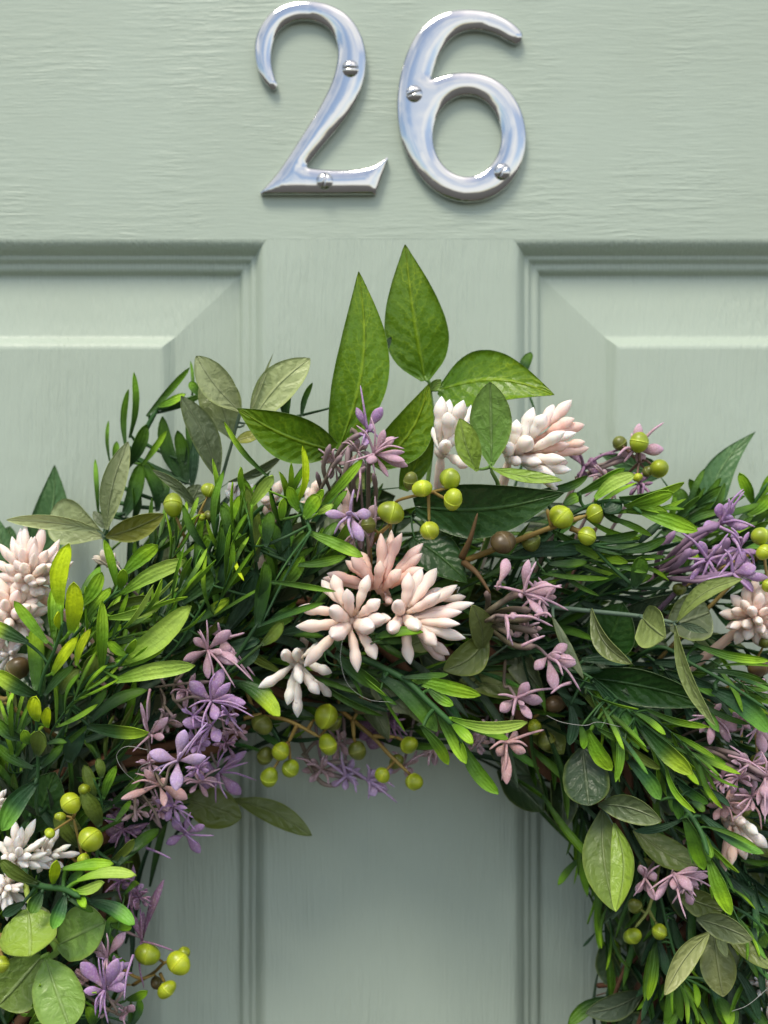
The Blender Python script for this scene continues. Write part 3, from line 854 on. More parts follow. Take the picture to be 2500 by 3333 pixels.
for i, a in enumerate([
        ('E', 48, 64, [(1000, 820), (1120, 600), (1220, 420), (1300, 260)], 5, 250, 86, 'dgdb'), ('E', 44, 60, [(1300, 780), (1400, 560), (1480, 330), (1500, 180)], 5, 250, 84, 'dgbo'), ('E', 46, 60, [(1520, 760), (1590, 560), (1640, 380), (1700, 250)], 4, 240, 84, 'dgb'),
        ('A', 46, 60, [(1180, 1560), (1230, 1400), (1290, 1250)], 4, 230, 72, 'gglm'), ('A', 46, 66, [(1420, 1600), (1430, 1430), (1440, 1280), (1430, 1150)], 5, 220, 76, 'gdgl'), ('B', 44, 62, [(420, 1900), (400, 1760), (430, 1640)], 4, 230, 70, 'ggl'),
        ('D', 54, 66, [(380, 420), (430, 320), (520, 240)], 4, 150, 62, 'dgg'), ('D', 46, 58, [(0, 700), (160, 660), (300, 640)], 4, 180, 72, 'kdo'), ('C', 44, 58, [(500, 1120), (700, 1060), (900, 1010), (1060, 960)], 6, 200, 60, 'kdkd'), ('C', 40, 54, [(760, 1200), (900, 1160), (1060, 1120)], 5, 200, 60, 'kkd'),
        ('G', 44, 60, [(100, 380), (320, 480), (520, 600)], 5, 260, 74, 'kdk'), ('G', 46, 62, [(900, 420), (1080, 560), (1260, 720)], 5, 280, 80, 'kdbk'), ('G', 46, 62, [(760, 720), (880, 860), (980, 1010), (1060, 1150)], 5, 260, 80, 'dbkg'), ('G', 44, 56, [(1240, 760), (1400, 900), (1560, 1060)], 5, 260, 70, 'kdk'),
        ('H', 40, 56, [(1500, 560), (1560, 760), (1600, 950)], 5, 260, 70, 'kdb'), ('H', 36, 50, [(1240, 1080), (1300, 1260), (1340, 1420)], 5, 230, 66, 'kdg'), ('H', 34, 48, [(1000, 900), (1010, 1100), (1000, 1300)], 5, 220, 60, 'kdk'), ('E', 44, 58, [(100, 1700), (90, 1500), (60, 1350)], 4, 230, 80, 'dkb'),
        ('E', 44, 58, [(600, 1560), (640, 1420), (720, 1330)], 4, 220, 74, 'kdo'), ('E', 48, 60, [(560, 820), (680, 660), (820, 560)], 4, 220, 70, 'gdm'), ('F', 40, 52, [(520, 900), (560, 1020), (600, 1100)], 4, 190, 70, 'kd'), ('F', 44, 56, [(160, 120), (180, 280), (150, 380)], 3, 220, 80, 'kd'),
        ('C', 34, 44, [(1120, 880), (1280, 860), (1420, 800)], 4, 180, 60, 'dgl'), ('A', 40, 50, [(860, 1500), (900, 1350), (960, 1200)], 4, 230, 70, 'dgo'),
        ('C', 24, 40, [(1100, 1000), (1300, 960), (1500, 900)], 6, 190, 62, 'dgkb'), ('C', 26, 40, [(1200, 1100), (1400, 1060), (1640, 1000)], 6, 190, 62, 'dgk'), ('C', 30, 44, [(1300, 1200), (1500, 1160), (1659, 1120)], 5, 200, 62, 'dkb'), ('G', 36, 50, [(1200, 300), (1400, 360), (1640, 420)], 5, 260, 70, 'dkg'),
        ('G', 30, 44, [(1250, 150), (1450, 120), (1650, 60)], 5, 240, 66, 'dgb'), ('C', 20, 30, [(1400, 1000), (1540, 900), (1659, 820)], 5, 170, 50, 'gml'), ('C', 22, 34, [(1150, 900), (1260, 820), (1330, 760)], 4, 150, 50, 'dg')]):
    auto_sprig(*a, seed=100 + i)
for i, a in enumerate([
        ('E', 62, 80, [(900, 760), (1000, 560), (1080, 400)], 4, 260, 44, 'glm'), ('E', 58, 74, [(1250, 640), (1330, 440), (1400, 260)], 4, 260, 44, 'glg'), ('A', 56, 70, [(1380, 1400), (1400, 1250), (1440, 1100)], 4, 230, 40, 'glm'), ('A', 50, 64, [(980, 1450), (1040, 1300), (1080, 1180)], 4, 230, 40, 'gml'),
        ('E', 58, 72, [(420, 900), (500, 740), (560, 580)], 4, 240, 60, 'gmm'), ('E', 64, 80, [(620, 760), (760, 620), (880, 520)], 4, 230, 46, 'mlp'), ('E', 64, 80, [(300, 1300), (400, 1120), (520, 1000)], 4, 240, 46, 'glm'), ('E', 60, 76, [(60, 1500), (90, 1350), (80, 1200)], 4, 230, 46, 'lgm'),
        ('C', 60, 74, [(760, 820), (960, 790), (1120, 770)], 4, 190, 36, 'glm'), ('C', 52, 64, [(600, 980), (820, 1000), (1020, 1020)], 5, 200, 34, 'dgl'), ('G', 60, 74, [(560, 620), (680, 760), (760, 900)], 4, 260, 44, 'glb'), ('G', 62, 78, [(960, 800), (1120, 930), (1260, 1080)], 5, 260, 44, 'glm'), ('G', 58, 74, [(1280, 460), (1440, 560), (1600, 660)], 4, 260, 44, 'gbl'),
        ('H', 56, 70, [(1180, 200), (1260, 380), (1340, 560)], 4, 260, 44, 'gbm'), ('H', 50, 64, [(1340, 620), (1430, 800), (1500, 960)], 5, 250, 40, 'gbl'), ('H', 44, 56, [(1050, 1000), (1100, 1200), (1160, 1380)], 5, 240, 40, 'gbl'), ('H', 20, 28, [(520, 100), (560, 350), (620, 600)], 5, 240, 36, 'dg'), ('H', 20, 28, [(640, 560), (690, 800), (720, 1000)], 5, 240, 36, 'dgl'), ('D', 66, 78, [(500, 760), (620, 800), (720, 860)], 3, 170, 34, 'dgb')]):
    auto_sprig(*a, seed=300 + i, splay=30)

# ---- broad leaves
BR, BK, BF = ((.060, .145, .004), (.095, .20, .005), (.125, .225, .005)), ((.016, .055, .011), (.022, .07, .013), (.028, .08, .014)), ((.05, .13, .045), (.075, .17, .06), (.07, .16, .05))


def leaf_sprig(name, part, mat, crop, stem, leaves, stemc=STEMC, sw=14, droot=28):
    """stem: list of (x, y, d); leaves: dicts"""
    pts = [Q(crop, *s) for s in stem]
    root = ring_point(pts[0], droot)
    g = Geo()
    rs = U(crop, sw, stem[0][2]) * 0.5
    g.add(*tube_geo([root] + pts, rs * 1.2, rs * 0.8, stemc, 6, 6))
    items = []
    for lf in leaves:
        a, b = Q(crop, *lf['a']), Q(crop, *lf['b'])
        _, near = nearest_on(pts if len(pts) > 1 else [pts[0], pts[0]], a)
        if np.linalg.norm(near - a) > 0.001:
            g.add(*tube_geo([near, (near + a) / 2, a + (b - a) * 0.04], rs * 0.8, rs * 0.5, stemc, 5, 4))
        items.append((a, b, lf))
    st = g.build(name, M['stem'], wreath)
    for a, b, lf in items:
        cols = [jit(c, 0.08) for c in lf['c']]
        big = lf.get('n', (26, 8))
        lg = leaf_geo(a, b, U(crop, lf['w'], lf['a'][2]), lf.get('k', 'oval'), cols, roll=R(lf.get('roll', 0)), bend=lf.get('bend', 0.04), side=lf.get('side', 0.0),
                      cup=lf.get('cup', 0.18), twist=R(lf.get('twist', 0)), thick=0.0005, nu=big[0], nv=big[1], wavy=lf.get('wavy', 0.02), rough=0.0)
        Geo().add(*lg).build(part, mat, st)
    return st


def L(a, b, w, c, **kw):
    return dict(a=a, b=b, w=w, c=c, **kw)


leaf_sprig('broad_leaf_sprig', 'broad_leaf', M['broad'], 'B', [(760, 1600, 45), (745, 1320, 56)], [
    L((742, 1315, 56), (862, 246, 58), 335, BR, k='ivy', side=0.075, roll=-6, cup=0.14),
    L((715, 1320, 57), (133, 1068, 66), 290, BR, k='ivy', side=-0.05, roll=10, cup=0.12),
    L((960, 1420, 52), (1284, 920, 56), 270, BR, k='ivy', side=0.10, roll=-10, cup=0.25),
    L((1130, 1560, 48), (1272, 1075, 50), 170, BR, k='ivy', side=0.06)], droot=30)
leaf_sprig('broad_leaf_sprig', 'broad_leaf', M['broad'], 'B', [(1300, 1300, 40), (1290, 960, 44), (1280, 900, 46)], [
    L((1262, 902, 46), (1140, 84, 48), 385, BR, k='broad', side=-0.01, roll=4, cup=0.12),
    L((1340, 960, 46), (2035, 985, 62), 365, BR, k='broad', side=-0.10, roll=22, cup=0.2),
    L((1290, 960, 46), (1355, 895, 50), 60, ((.2, .35, .06), (.25, .4, .08)), k='oval', n=(8, 4))], stemc=((.16, .3, .06), (.22, .36, .1)), sw=26)
leaf_sprig('broad_leaf_sprig', 'broad_leaf', M['broad'], 'C', [(-20, 860, 40), (60, 800, 52)], [
    L((70, 760, 56), (742, 697, 76), 250, BK, k='ivy', side=0.05, roll=-14, cup=0.2),
    L((60, 900, 54), (306, 1102, 62), 190, BK, k='ivy', side=-0.04, roll=10, cup=0.1),
    L((250, 760, 46), (470, 810, 50), 200, BR, k='oval', roll=-20),
    L((240, 960, 48), (200, 860, 52), 110, BK, k='oval')])
leaf_sprig('broad_leaf_sprig', 'broad_leaf', M['broad'], 'C', [(1200, 1000, 24), (1390, 820, 14)], [
    L((1385, 830, 14), (1602, 422, 14), 140, BF, k='broad', side=-0.12, roll=0, cup=0.1), L((1180, 620, 20), (900, 520, 24), 120, BF, k='broad', roll=10)])
leaf_sprig('broad_leaf_sprig', 'broad_leaf', M['broad'], 'A', [(330, 1500, 20), (200, 1380, 12)], [
    L((185, 1400, 10), (328, 762, 10), 235, BF, k='ivy', side=0.07), L((60, 1460, 14), (-30, 1060, 14), 150, BF, k='ivy'), L((20, 1330, 12), (60, 1130, 12), 120, BF, k='oval')])
leaf_sprig('broad_leaf_sprig', 'broad_leaf', M['broad'], 'G', [(480, 480, 44), (560, 540, 52)], [
    L((540, 560, 52), (1345, 735, 62), 235, BK, k='ivy', side=-0.05, roll=-25, cup=0.25),
    L((640, 470, 48), (790, 118, 56), 300, BK, k='oval', side=0.04, roll=15), L((700, 300, 40), (1120, 60, 48), 170, ((.03, .06, .025), (.05, .085, .04)), k='ivy', roll=-25, side=-.04)])
leaf_sprig('broad_leaf_sprig', 'broad_leaf', M['broad'], 'E', [(200, 1900, 40), (230, 1800, 48)], [
    L((200, 1860, 48), (330, 1500, 52), 280, BK, k='oval', roll=15), L((150, 600, 40), (90, 900, 44), 100, BK), L((960, 480, 36), (1060, 300, 40), 160, BK, k='oval')])

# ---- soft oval leaves
S1, S2, S3, S4, S5 = ((.36, .42, .19), (.40, .47, .22)), ((.20, .25, .085), (.25, .30, .12)), ((.12, .16, .075), (.15, .19, .09)), ((.46, .54, .25), (.53, .60, .26)), ((.20, .22, .025), (.30, .31, .04))
LI, LJ, OV, DV = ((.16, .34, .05), (.26, .45, .09)), ((.25, .40, .05), (.36, .52, .07)), ((.12, .165, .035), (.15, .2, .04)), ((.03, .06, .022), (.045, .085, .03))
GS = ((.06, .1, .07), (.12, .18, .1))
O = lambda crop, stem, leaves, sw=14, sc=GS: leaf_sprig('oval_leaf_sprig', 'oval_leaf', M['oval'], crop, stem, leaves, sc, sw)
O('A', [(1240, 1250, 34), (1330, 850, 42), (1400, 600, 46), (1440, 440, 48)], [
    L((1438, 438, 50), (1176, 108, 56), 200, S1, roll=-12, side=-.05, cup=.35), L((1395, 605, 46), (1245, 195, 44), 255, S2, roll=8, side=.03), L((1310, 850, 46), (1088, 348, 52), 175, S3, roll=-18, side=.04, cup=.25),
    L((1460, 540, 46), (1640, 90, 46), 20, S1, n=(6, 4)), L((1500, 520, 45), (1860, 122, 44), 225, S4, roll=8, side=-.06), L((1410, 620, 50), (1560, 580, 50), 80, S5, roll=30)], 20)
O('A', [(700, 1450, 40), (620, 1190, 48)], [
    L((640, 1150, 50), (769, 622, 52), 145, S1, side=-.06, roll=-10, cup=.3), L((600, 1155, 48), (38, 1092, 58), 92, S4, side=.06, bend=.08, roll=20), L((620, 1190, 40), (300, 1060, 34), 285, S1, k='spoon', roll=10),
    L((635, 1195, 50), (982, 1058, 60), 150, S5, side=.02, roll=-14, cup=.3), L((640, 1150, 46), (560, 1040, 44), 60, S3)], 18)
O('A', [(1230, 1200, 40), (1180, 1000, 48)], [L((1190, 1030, 48), (915, 792, 54), 66, S3, side=.08, roll=20), L((1130, 1020, 42), (1200, 880, 42), 130, S3), L((1370, 865, 44), (1700, 700, 46), 60, S3, roll=-25, side=.05), L((1060, 1250, 40), (1010, 1120, 42), 70, S3), L((1180, 1230, 42), (1250, 1120, 44), 110, OV)], 12)
O('C', [(440, 760, 60), (410, 580, 72)], [
    L((415, 575, 74), (408, 198, 80), 190, LI, roll=4, cup=.2, bend=-.04), L((350, 600, 82), (272, 362, 86), 118, LJ, roll=-18, cup=.5, side=-.06), L((418, 588, 78), (732, 640, 90), 62, LJ, side=.05, roll=24)], 22, ((.1, .2, .04), (.2, .34, .08)))
O('G', [(250, 110, 48), (370, 140, 58), (600, 165, 66), (890, 195, 72), (1100, 235, 78)], [
    L((600, 150, 68), (842, 482, 84), 120, ((.14, .18, .06), (.2, .26, .08)), side=.12, roll=-35, cup=.5), L((905, 205, 76), (1040, 320, 92), 250, ((.2, .26, .08), (.3, .38, .12)), k='fan', roll=-20, cup=.35), L((1110, 230, 80), (1505, -30, 94), 110, ((.24, .32, .08), (.34, .42, .12)), side=-.1, roll=25, cup=.4),
    L((1100, 250, 80), (1342, 852, 88), 92, ((.18, .23, .07), (.28, .36, .11)), side=.06, roll=-35, cup=.3), L((1060, 260, 66), (1310, 170, 62), 290, ((.1, .13, .05), (.12, .15, .06)), k='fan'), L((1130, 240, 80), (1300, 292, 92), 50, GS),
    L((365, 195, 64), (552, 568, 72), 66, S3, roll=30, side=.04)], 30, ((.06, .11, .08), (.1, .15, .1)))
O('D', [(1380, 700, 44), (1240, 650, 58)], [
    L((1230, 640, 62), (1028, 805, 72), 150, OV, roll=15, side=-.1, cup=.3), L((1200, 720, 64), (1158, 512, 76), 115, ((.15, .19, .05), (.2, .25, .07)), roll=-20, side=.06), L((1100, 850, 40), (1445, 905, 46), 125, OV, roll=20), L((1000, 640, 56), (860, 700, 62), 110, OV)])
O('G', [(560, 850, 40), (560, 960, 56)], [L((545, 985, 58), (585, 1332, 66), 275, DV, k='fan', cup=.22, bend=.03), L((730, 1110, 40), (760, 1300, 40), 150, DV, k='oval')], 20)
O('H', [(760, 60, 40), (660, 235, 56)], [
    L((640, 220, 62), (1020, 318, 74), 165, ((.06, .1, .04), (.2, .26, .1)), side=-.09, roll=-20, cup=.3), L((665, 250, 56), (742, 860, 70), 235, ((.10, .14, .05), (.22, .34, .05)), k='oval', cup=.55, roll=-10, side=.04), L((735, 330, 62), (745, 862, 76), 150, ((.2, .32, .04), (.34, .5, .05)), side=-.13, roll=-25, cup=.3), L((850, 370, 50), (1255, 605, 60), 180, ((.12, .17, .04), (.17, .24, .05)), side=.06, roll=18)], 20)
O('H', [(1200, 700, 40), (1320, 960, 60)], [
    L((1310, 985, 66), (1038, 1362, 78), 135, ((.26, .3, .1), (.36, .4, .14)), side=.08, roll=25, cup=.3), L((1330, 990, 60), (1390, 1372, 66), 210, ((.17, .2, .06), (.2, .23, .07)), roll=-4), L((1230, 905, 62), (1565, 1030, 76), 160, ((.07, .1, .05), (.24, .28, .12)), side=-.05, roll=-24),
    L((1400, 1000, 60), (1680, 1205, 68), 110, ((.16, .2, .05), (.2, .26, .06)), roll=22), L((1120, 760, 52), (1388, 855, 60), 165, OV, roll=-20), L((1360, 990, 66), (1410, 1135, 76), 60, S3)], 18)
O('H', [(1020, 1300, 20), (920, 1335, 26)], [L((915, 1340, 26), (566, 1472, 34), 150, ((.06, .09, .05), (.1, .14, .08)), roll=15, side=-.05), L((1000, 1350, 18), (960, 1560, 20), 180, ((.2, .24, .2), (.22, .26, .2))), L((820, 1190, 22), (960, 1030, 24), 140, S3)])
O('F', [(150, 650, 60), (180, 830, 72)], [
    L((168, 845, 76), (180, 1128, 90), 330, LJ, k='fan', cup=.25, bend=-.08, roll=-10), L((345, 1065, 70), (628, 925, 82), 300, ((.2, .36, .06), (.22, .38, .07)), k='fan', cup=.2, roll=14), L((245, 830, 66), (240, 950, 70), 120, OV)], 40, ((.25, .3, .05), (.3, .42, .08)))
O('F', [(330, 1060, 56), (280, 1150, 76)], [L((250, 1130, 70), (-10, 1425, 76), 320, ((.17, .28, .05), (.2, .3, .05)), k='fan', roll=10), L((275, 1150, 80), (420, 1560, 88), 290, ((.2, .36, .06), (.26, .42, .08)), k='fan', cup=.2, roll=-8)], 44, ((.2, .34, .05), (.22, .4, .07)))
O('F', [(900, 120, 30), (1120, 190, 28)], [L((1090, 180, 28), (1450, 300, 26), 240, ((.10, .14, .02), (.13, .17, .025)), k='oval', roll=8), L((1400, 185, 22), (1872, 405, 26), 140, OV, roll=12, side=-.04)])
O('G', [(330, 1000, 18), (320, 960, 18)], [L((330, 960, 18), (270, 1140, 22), 100, OV, roll=20), L((380, 990, 20), (300, 1130, 22), 70, OV)], 8)

# ---- pink and white bud clusters
WH, PK, PE, PD = ((.74, .64, .54), (.84, .77, .69), (.86, .80, .75)), ((.77, .46, .37), (.83, .54, .45), (.86, .63, .56)), ((.76, .56, .45), (.86, .69, .59), (.87, .73, .66)), ((.62, .45, .38), (.78, .58, .52), (.80, .62, .58))


def bud_cluster(crop, centre, buds, d, tone, stem_to=None):
    """buds: (x0, y0, x1, y1, w[, dtip[, tone]]) or (x, y, r) for one pointing at the viewer"""
    c = Q(crop, centre[0], centre[1], d - 5)
    g = Geo()
    rt = ring_point(c, 26)
    g.add(*tube_geo([rt, (rt + c) / 2 + np.array([0.002, 0.003, 0]), c], 0.0016, 0.0017, (tone[0], tone[0]), 7, 6))
    g.add(*lathe_geo(c + np.array([0, .003, 0]), c - np.array([0, .004, 0]), 0.0026, [(0, .4), (.3, .9), (.6, 1), (.9, .6), (1, .1)], (tone[0], tone[0]), seg=8))
    items = []
    for b in buds:
        tn = tone
        if len(b) == 3:
            x, y, r = b
            dx, dy = (centre[0] - x) * 0.9, (centre[1] - y) * 0.9
            p0 = Q(crop, x + dx, y + dy, d - 4); p1 = Q(crop, x - dx * .35 + random.uniform(-14, 14), y - dy * .35 + random.uniform(-14, 14), d + 9); w = U(crop, r * 2, d)
        else:
            x0, y0, x1, y1, w = b[:5]
            dt = b[5] if len(b) > 5 else random.uniform(-3, 4)
            if len(b) > 6: tn = b[6]
            p0 = Q(crop, x0, y0, d + random.uniform(-2, 2)); p1 = Q(crop, x1, y1, d + dt); w = U(crop, w, d)
        if np.linalg.norm(p0 - c) > 0.002:
            g.add(*tube_geo([c, p0 + (p1 - p0) * 0.08], w * 0.16, w * 0.15, (tn[0], tn[0]), 6, 3, tip=False))
        items.append((p0, p1, w, tn))
    st = g.build('bud_cluster', M['bud'], wreath)
    for p0, p1, w, tn in items:
        cs = [jit(k, 0.05) for k in tn]
        Geo().add(*lathe_geo(p0, p1, w * 0.455, BUD, cs, flat=random.uniform(.78, 1.0), seg=10, bend=random.uniform(-.07, .07), roll=random.random() * 3, jit=0.08)).build('bud', M['bud'], st)
    return st


def dome_cluster(crop, cx, cy, r, d, n, tone, aim=(0, 0), lift=12):
    """a ball of buds radiating from a point behind (cx, cy); aim pushes the whole fan one way"""
    buds = []
    for frac, cnt, dz in ((1.0, .40, -2), (.8, .3, 3), (.55, .2, 7), (.28, .1, 10)):
        cnt = max(2, int(round(n * cnt)))
        ph = random.random() * 6
        for i in range(cnt):
            a = ph + 2 * math.pi * i / cnt + random.uniform(-.22, .22)
            f = frac * random.uniform(.88, 1.08)
            x1, y1 = cx + aim[0] * r * 0.3 + math.cos(a) * r * f, cy + aim[1] * r * 0.3 + math.sin(a) * r * f
            bx, by = cx - aim[0] * r * .35, cy - aim[1] * r * .35
            buds.append((bx + (x1 - bx) * .12, by + (y1 - by) * .12, x1, y1, r * random.uniform(.27, .34), dz * lift / 12 + random.uniform(-1.5, 1.5)))
    return bud_cluster(crop, (cx - aim[0] * r * .5, cy - aim[1] * r * .5), buds, d, tone)


bud_cluster('D', (615, 585), [(585, 585, 362, 606, 68, 0), (560, 545, 372, 520, 62, -3), (580, 510, 480, 395, 62, -6), (575, 510, 532, 372, 68, -2), (612, 560, 594, 436, 64, 6), (640, 530, 692, 372, 62, 2), (650, 560, 745, 484, 66, 6), (670, 575, 792, 570, 66, 5),
    (688, 612, 46), (557, 630, 46), (545, 540, 42), (560, 625, 402, 790, 64, 2), (606, 610, 640, 815, 62, 3), (645, 630, 722, 757, 68, 4), (720, 580, 40)], 80, PE)
bud_cluster('D', (845, 555), [(810, 520, 36), (806, 606, 38), (850, 530, 870, 362, 68, 0), (870, 520, 932, 345, 64, -4), (885, 510, 997, 345, 66, -6), (865, 545, 1015, 450, 70, 5), (890, 540, 1090, 418, 62, -2), (900, 555, 1166, 500, 58, 0), (900, 570, 1112, 542, 56, 3), (890, 585, 1104, 598, 60, 6),
    (900, 600, 1128, 660, 60, 1), (892, 592, 44), (900, 610, 998, 695, 70, 5), (862, 600, 882, 778, 68, 2), (930, 640, 1058, 735, 58, -8, PD), (920, 650, 1036, 760, 56, -12, PD), (900, 530, 1030, 440, 58, -8), (1000, 480, 1130, 470, 46, -12)], 80, PE)  # PD on the two lower buds: shade put into a darker bud colour
bud_cluster('D', (750, 430), [(728, 420, 742, 184, 68, -2), (765, 400, 845, 186, 60, -4), (725, 440, 742, 310, 62, 6), (755, 440, 838, 350, 64, 6), (785, 395, 938, 232, 60, -4), (800, 385, 932, 276, 54, -1), (715, 410, 612, 296, 72, 1), (700, 405, 585, 310, 50, -6), (690, 420, 503, 368, 58, -4), (700, 440, 482, 392, 60, -8),
    (790, 430, 940, 346, 62, 2), (700, 380, 650, 270, 56, -6), (745, 380, 790, 170, 50, -8), (770, 470, 790, 500, 40, 2)], 74, PK)
bud_cluster('D', (370, 765), [(345, 785, 193, 882, 60, 0), (326, 745, 32), (376, 722, 30), (374, 770, 388, 866, 56, 8), (355, 810, 325, 962, 58, 2), (372, 850, 371, 1018, 54, 0), (395, 810, 472, 912, 60, 3), (410, 770, 527, 815, 58, -2), (450, 850, 522, 922, 46, -10), (400, 740, 480, 680, 46, -10)], 64, WH)
bud_cluster('C', (190, 510), [(178, 460, 190, 262, 82, 2), (205, 450, 228, 276, 66, -6), (212, 460, 216, 335, 82, 8), (240, 450, 290, 280, 78, 3), (240, 460, 318, 385, 60, -2), (200, 488, 34), (215, 530, 308, 580, 62, 6), (180, 500, 150, 400, 40, -8), (260, 470, 320, 300, 44, -10), (200, 500, 260, 440, 60, 4)], 72, WH)
bud_cluster('C', (500, 525), [(485, 498, 38), (515, 500, 528, 366, 72, 2), (545, 490, 605, 312, 76, 0), (560, 470, 44), (580, 460, 665, 342, 72, 4), (610, 440, 692, 300, 66, -6, PE), (640, 410, 776, 278, 66, -4, PE), (660, 430, 788, 362, 60, 0, PK), (680, 440, 834, 392, 56, -4, PK), (590, 510, 748, 420, 62, 8), (650, 490, 798, 428, 60, 4),
    (640, 510, 765, 480, 56, 4, PK), (700, 500, 838, 468, 54, -2, PK), (700, 525, 855, 494, 54, -4, PK), (570, 535, 750, 545, 62, 8), (480, 545, 548, 562, 54, 6), (540, 550, 705, 622, 66, 6), (620, 570, 775, 592, 60, 2), (560, 570, 700, 678, 66, 2), (600, 590, 740, 694, 52, -3), (520, 540, 640, 560, 60, 8), (650, 560, 760, 560, 50, -4, PD)], 66, WH)
dome_cluster('E', 190, 300, 235, 58, 42, PE, (0.2, -0.7), 13)
dome_cluster('E', 60, 560, 260, 56, 42, PE, (-0.2, -0.2), 14)
dome_cluster('E', 70, 800, 130, 54, 14, WH, (0.2, 0.2), 10)
dome_cluster('F', 120, 520, 190, 66, 22, WH, (0.5, -0.4), 10)
dome_cluster('F', 300, 520, 150, 60, 12, WH, (0.5, -0.2), 8)
dome_cluster('F', 40, 740, 150, 64, 18, WH, (0.1, 0.5), 12)
dome_cluster('F', -20, 210, 100, 60, 12, WH, (0.0, -0.2), 10)
dome_cluster('G', 1590, 190, 230, 58, 26, PE, (0.2, -0.2), 13)
bud_cluster('H', (1430, 330), [(1430, 350, 1395, 640, 70, -4, PK), (1440, 350, 1440, 585, 74, 2, PK), (1460, 350, 1525, 552, 76, 0, PE), (1480, 340, 1562, 520, 76, 4), (1490, 330, 1655, 480, 80, 2, WH), (1480, 300, 1600, 400, 70, 6, WH), (1440, 300, 1520, 330, 70, 8), (1380, 300, 1400, 260, 60, 0)], 58, PE)
dome_cluster('H', 1640, 1300, 110, 44, 14, WH, (0, 0), 10)
dome_cluster('H', 1650, 1500, 110, 44, 12, WH, (0, 0), 10)
bud_cluster('H', (1080, 980), [(1080, 960, 1060, 850, 60, 0), (1090, 960, 1095, 860, 50, 0)], 40, WH)
bud_cluster('B', (140, 1650), [(140, 1640, 90, 1500, 80, 0), (150, 1640, 180, 1480, 76, 2), (160, 1640, 60, 1560, 60, 0), (170, 1640, 230, 1520, 60, 0)], 34, WH)
bud_cluster('B', (330, 1680), [(330, 1660, 390, 1500, 76, 0), (320, 1660, 300, 1590, 70, 4), (340, 1670, 360, 1560, 60, 0), (560, 1640, 640, 1490, 80, 0), (560, 1650, 560, 1540, 60, 0)], 36, PE)
bud_cluster('B', (790, 1780), [(780, 1760, 790, 1540, 70, 2, PK), (800, 1760, 730, 1620, 60, 0)], 52, PE)

# ---- lavender flowers
LV, LP, LT, LW, LD = ((.25, .15, .22), (.35, .20, .40), (.41, .255, .49)), ((.36, .22, .24), (.48, .29, .35), (.56, .36, .46)), ((.22, .17, .11), (.36, .25, .24), (.44, .30, .36)), ((.36, .24, .30), (.42, .29, .47), (.48, .35, .57)), ((.15, .08, .14), (.22, .11, .2), (.28, .15, .27))
LPE = ((.34, .2, .16), (.52, .30, .28), (.6, .36, .38))
TAUPE = ((.10, .085, .055), (.20, .155, .12), (.30, .21, .23))


def flower(crop, d, c, petals, fils, tone, root=None, stems=(), sw=22, stc=TAUPE):
    """petals: (x, y, w[, dz[, x0, y0]]) tips; fils: tips of thread-like stamens; stems: extra club stems (paths)"""
    p = Q(crop, c[0], c[1], d)
    g = Geo()
    if root is None:
        rp = ring_point(p, 30); path = [rp, (rp + p) / 2 + np.array([.001, .004, .001]), p + np.array([0, .002, 0])]
    else:
        rq = Q(crop, root[0], root[1], d - 8)
        path = [ring_point(rq, 30), rq, (rq + p) / 2 + np.array([0, .001, .0008]), p]
    rs = U(crop, sw, d) * .5
    g.add(*tube_geo(path, rs * 0.9, rs * 0.75, stc, 7, 5, bump=0.12))
    g.add(*lathe_geo(p + np.array([0, .002, 0]), p - np.array([0, .0016, 0]), rs * 1.0, [(0, .5), (.4, 1), (.8, .8), (1, .2)], (stc[2], tone[0]), seg=8))
    for s in stems:
        sp = [Q(crop, x, y, dd) for x, y, dd in s]
        g.add(*tube_geo(sp, rs * 0.6, rs * 1.05, stc, 7, 5, bump=0.22))
    st = g.build('lavender_flower', M['stem'], wreath)
    for q in petals:
        x, y, w = q[:3]
        dz = q[3] if len(q) > 3 else random.uniform(-3, 4)
        x0, y0 = (q[4], q[5]) if len(q) > 5 else (c[0] + (x - c[0]) * .06, c[1] + (y - c[1]) * .06)
        a, b = Q(crop, x0, y0, d + .5), Q(crop, x, y, d + dz)
        cs = [jit(k, .14) for k in tone]
        Geo().add(*lathe_geo(a, b, U(crop, w, d) * .42, PETAL, cs, flat=random.uniform(.35, .6), seg=10, bend=random.uniform(-.12, .16), roll=random.uniform(-.4, .4), jit=.04)).build('petal', M['petal'], st)
    for _ in range(max(2, len(petals) // 2)):          # a few more thread-like stamens round the centre
        an = random.uniform(0, 6.28); rr = (sum(math.hypot(q[0] - c[0], q[1] - c[1]) for q in petals) / max(len(petals), 1)) * random.uniform(.7, 1.25)
        fils = list(fils) + [(c[0] + math.cos(an) * rr, c[1] + math.sin(an) * rr)]
    for q in fils:
        x, y = q[:2]
        x0, y0 = (q[2], q[3]) if len(q) > 3 else c
        a, b = Q(crop, x0, y0, d + 1), Q(crop, x, y, d + random.uniform(0, 7))
        m_ = (a + b) / 2 + np.array([random.uniform(-.0009, .0009), -.0015, random.uniform(0, .0018)])
        Geo().add(*tube_geo([a, m_, b], U(crop, 17, d) * .5, U(crop, 9, d) * .5, (tone[1], tone[2]), 6, 5)).build('filament', M['petal'], st)
    return st


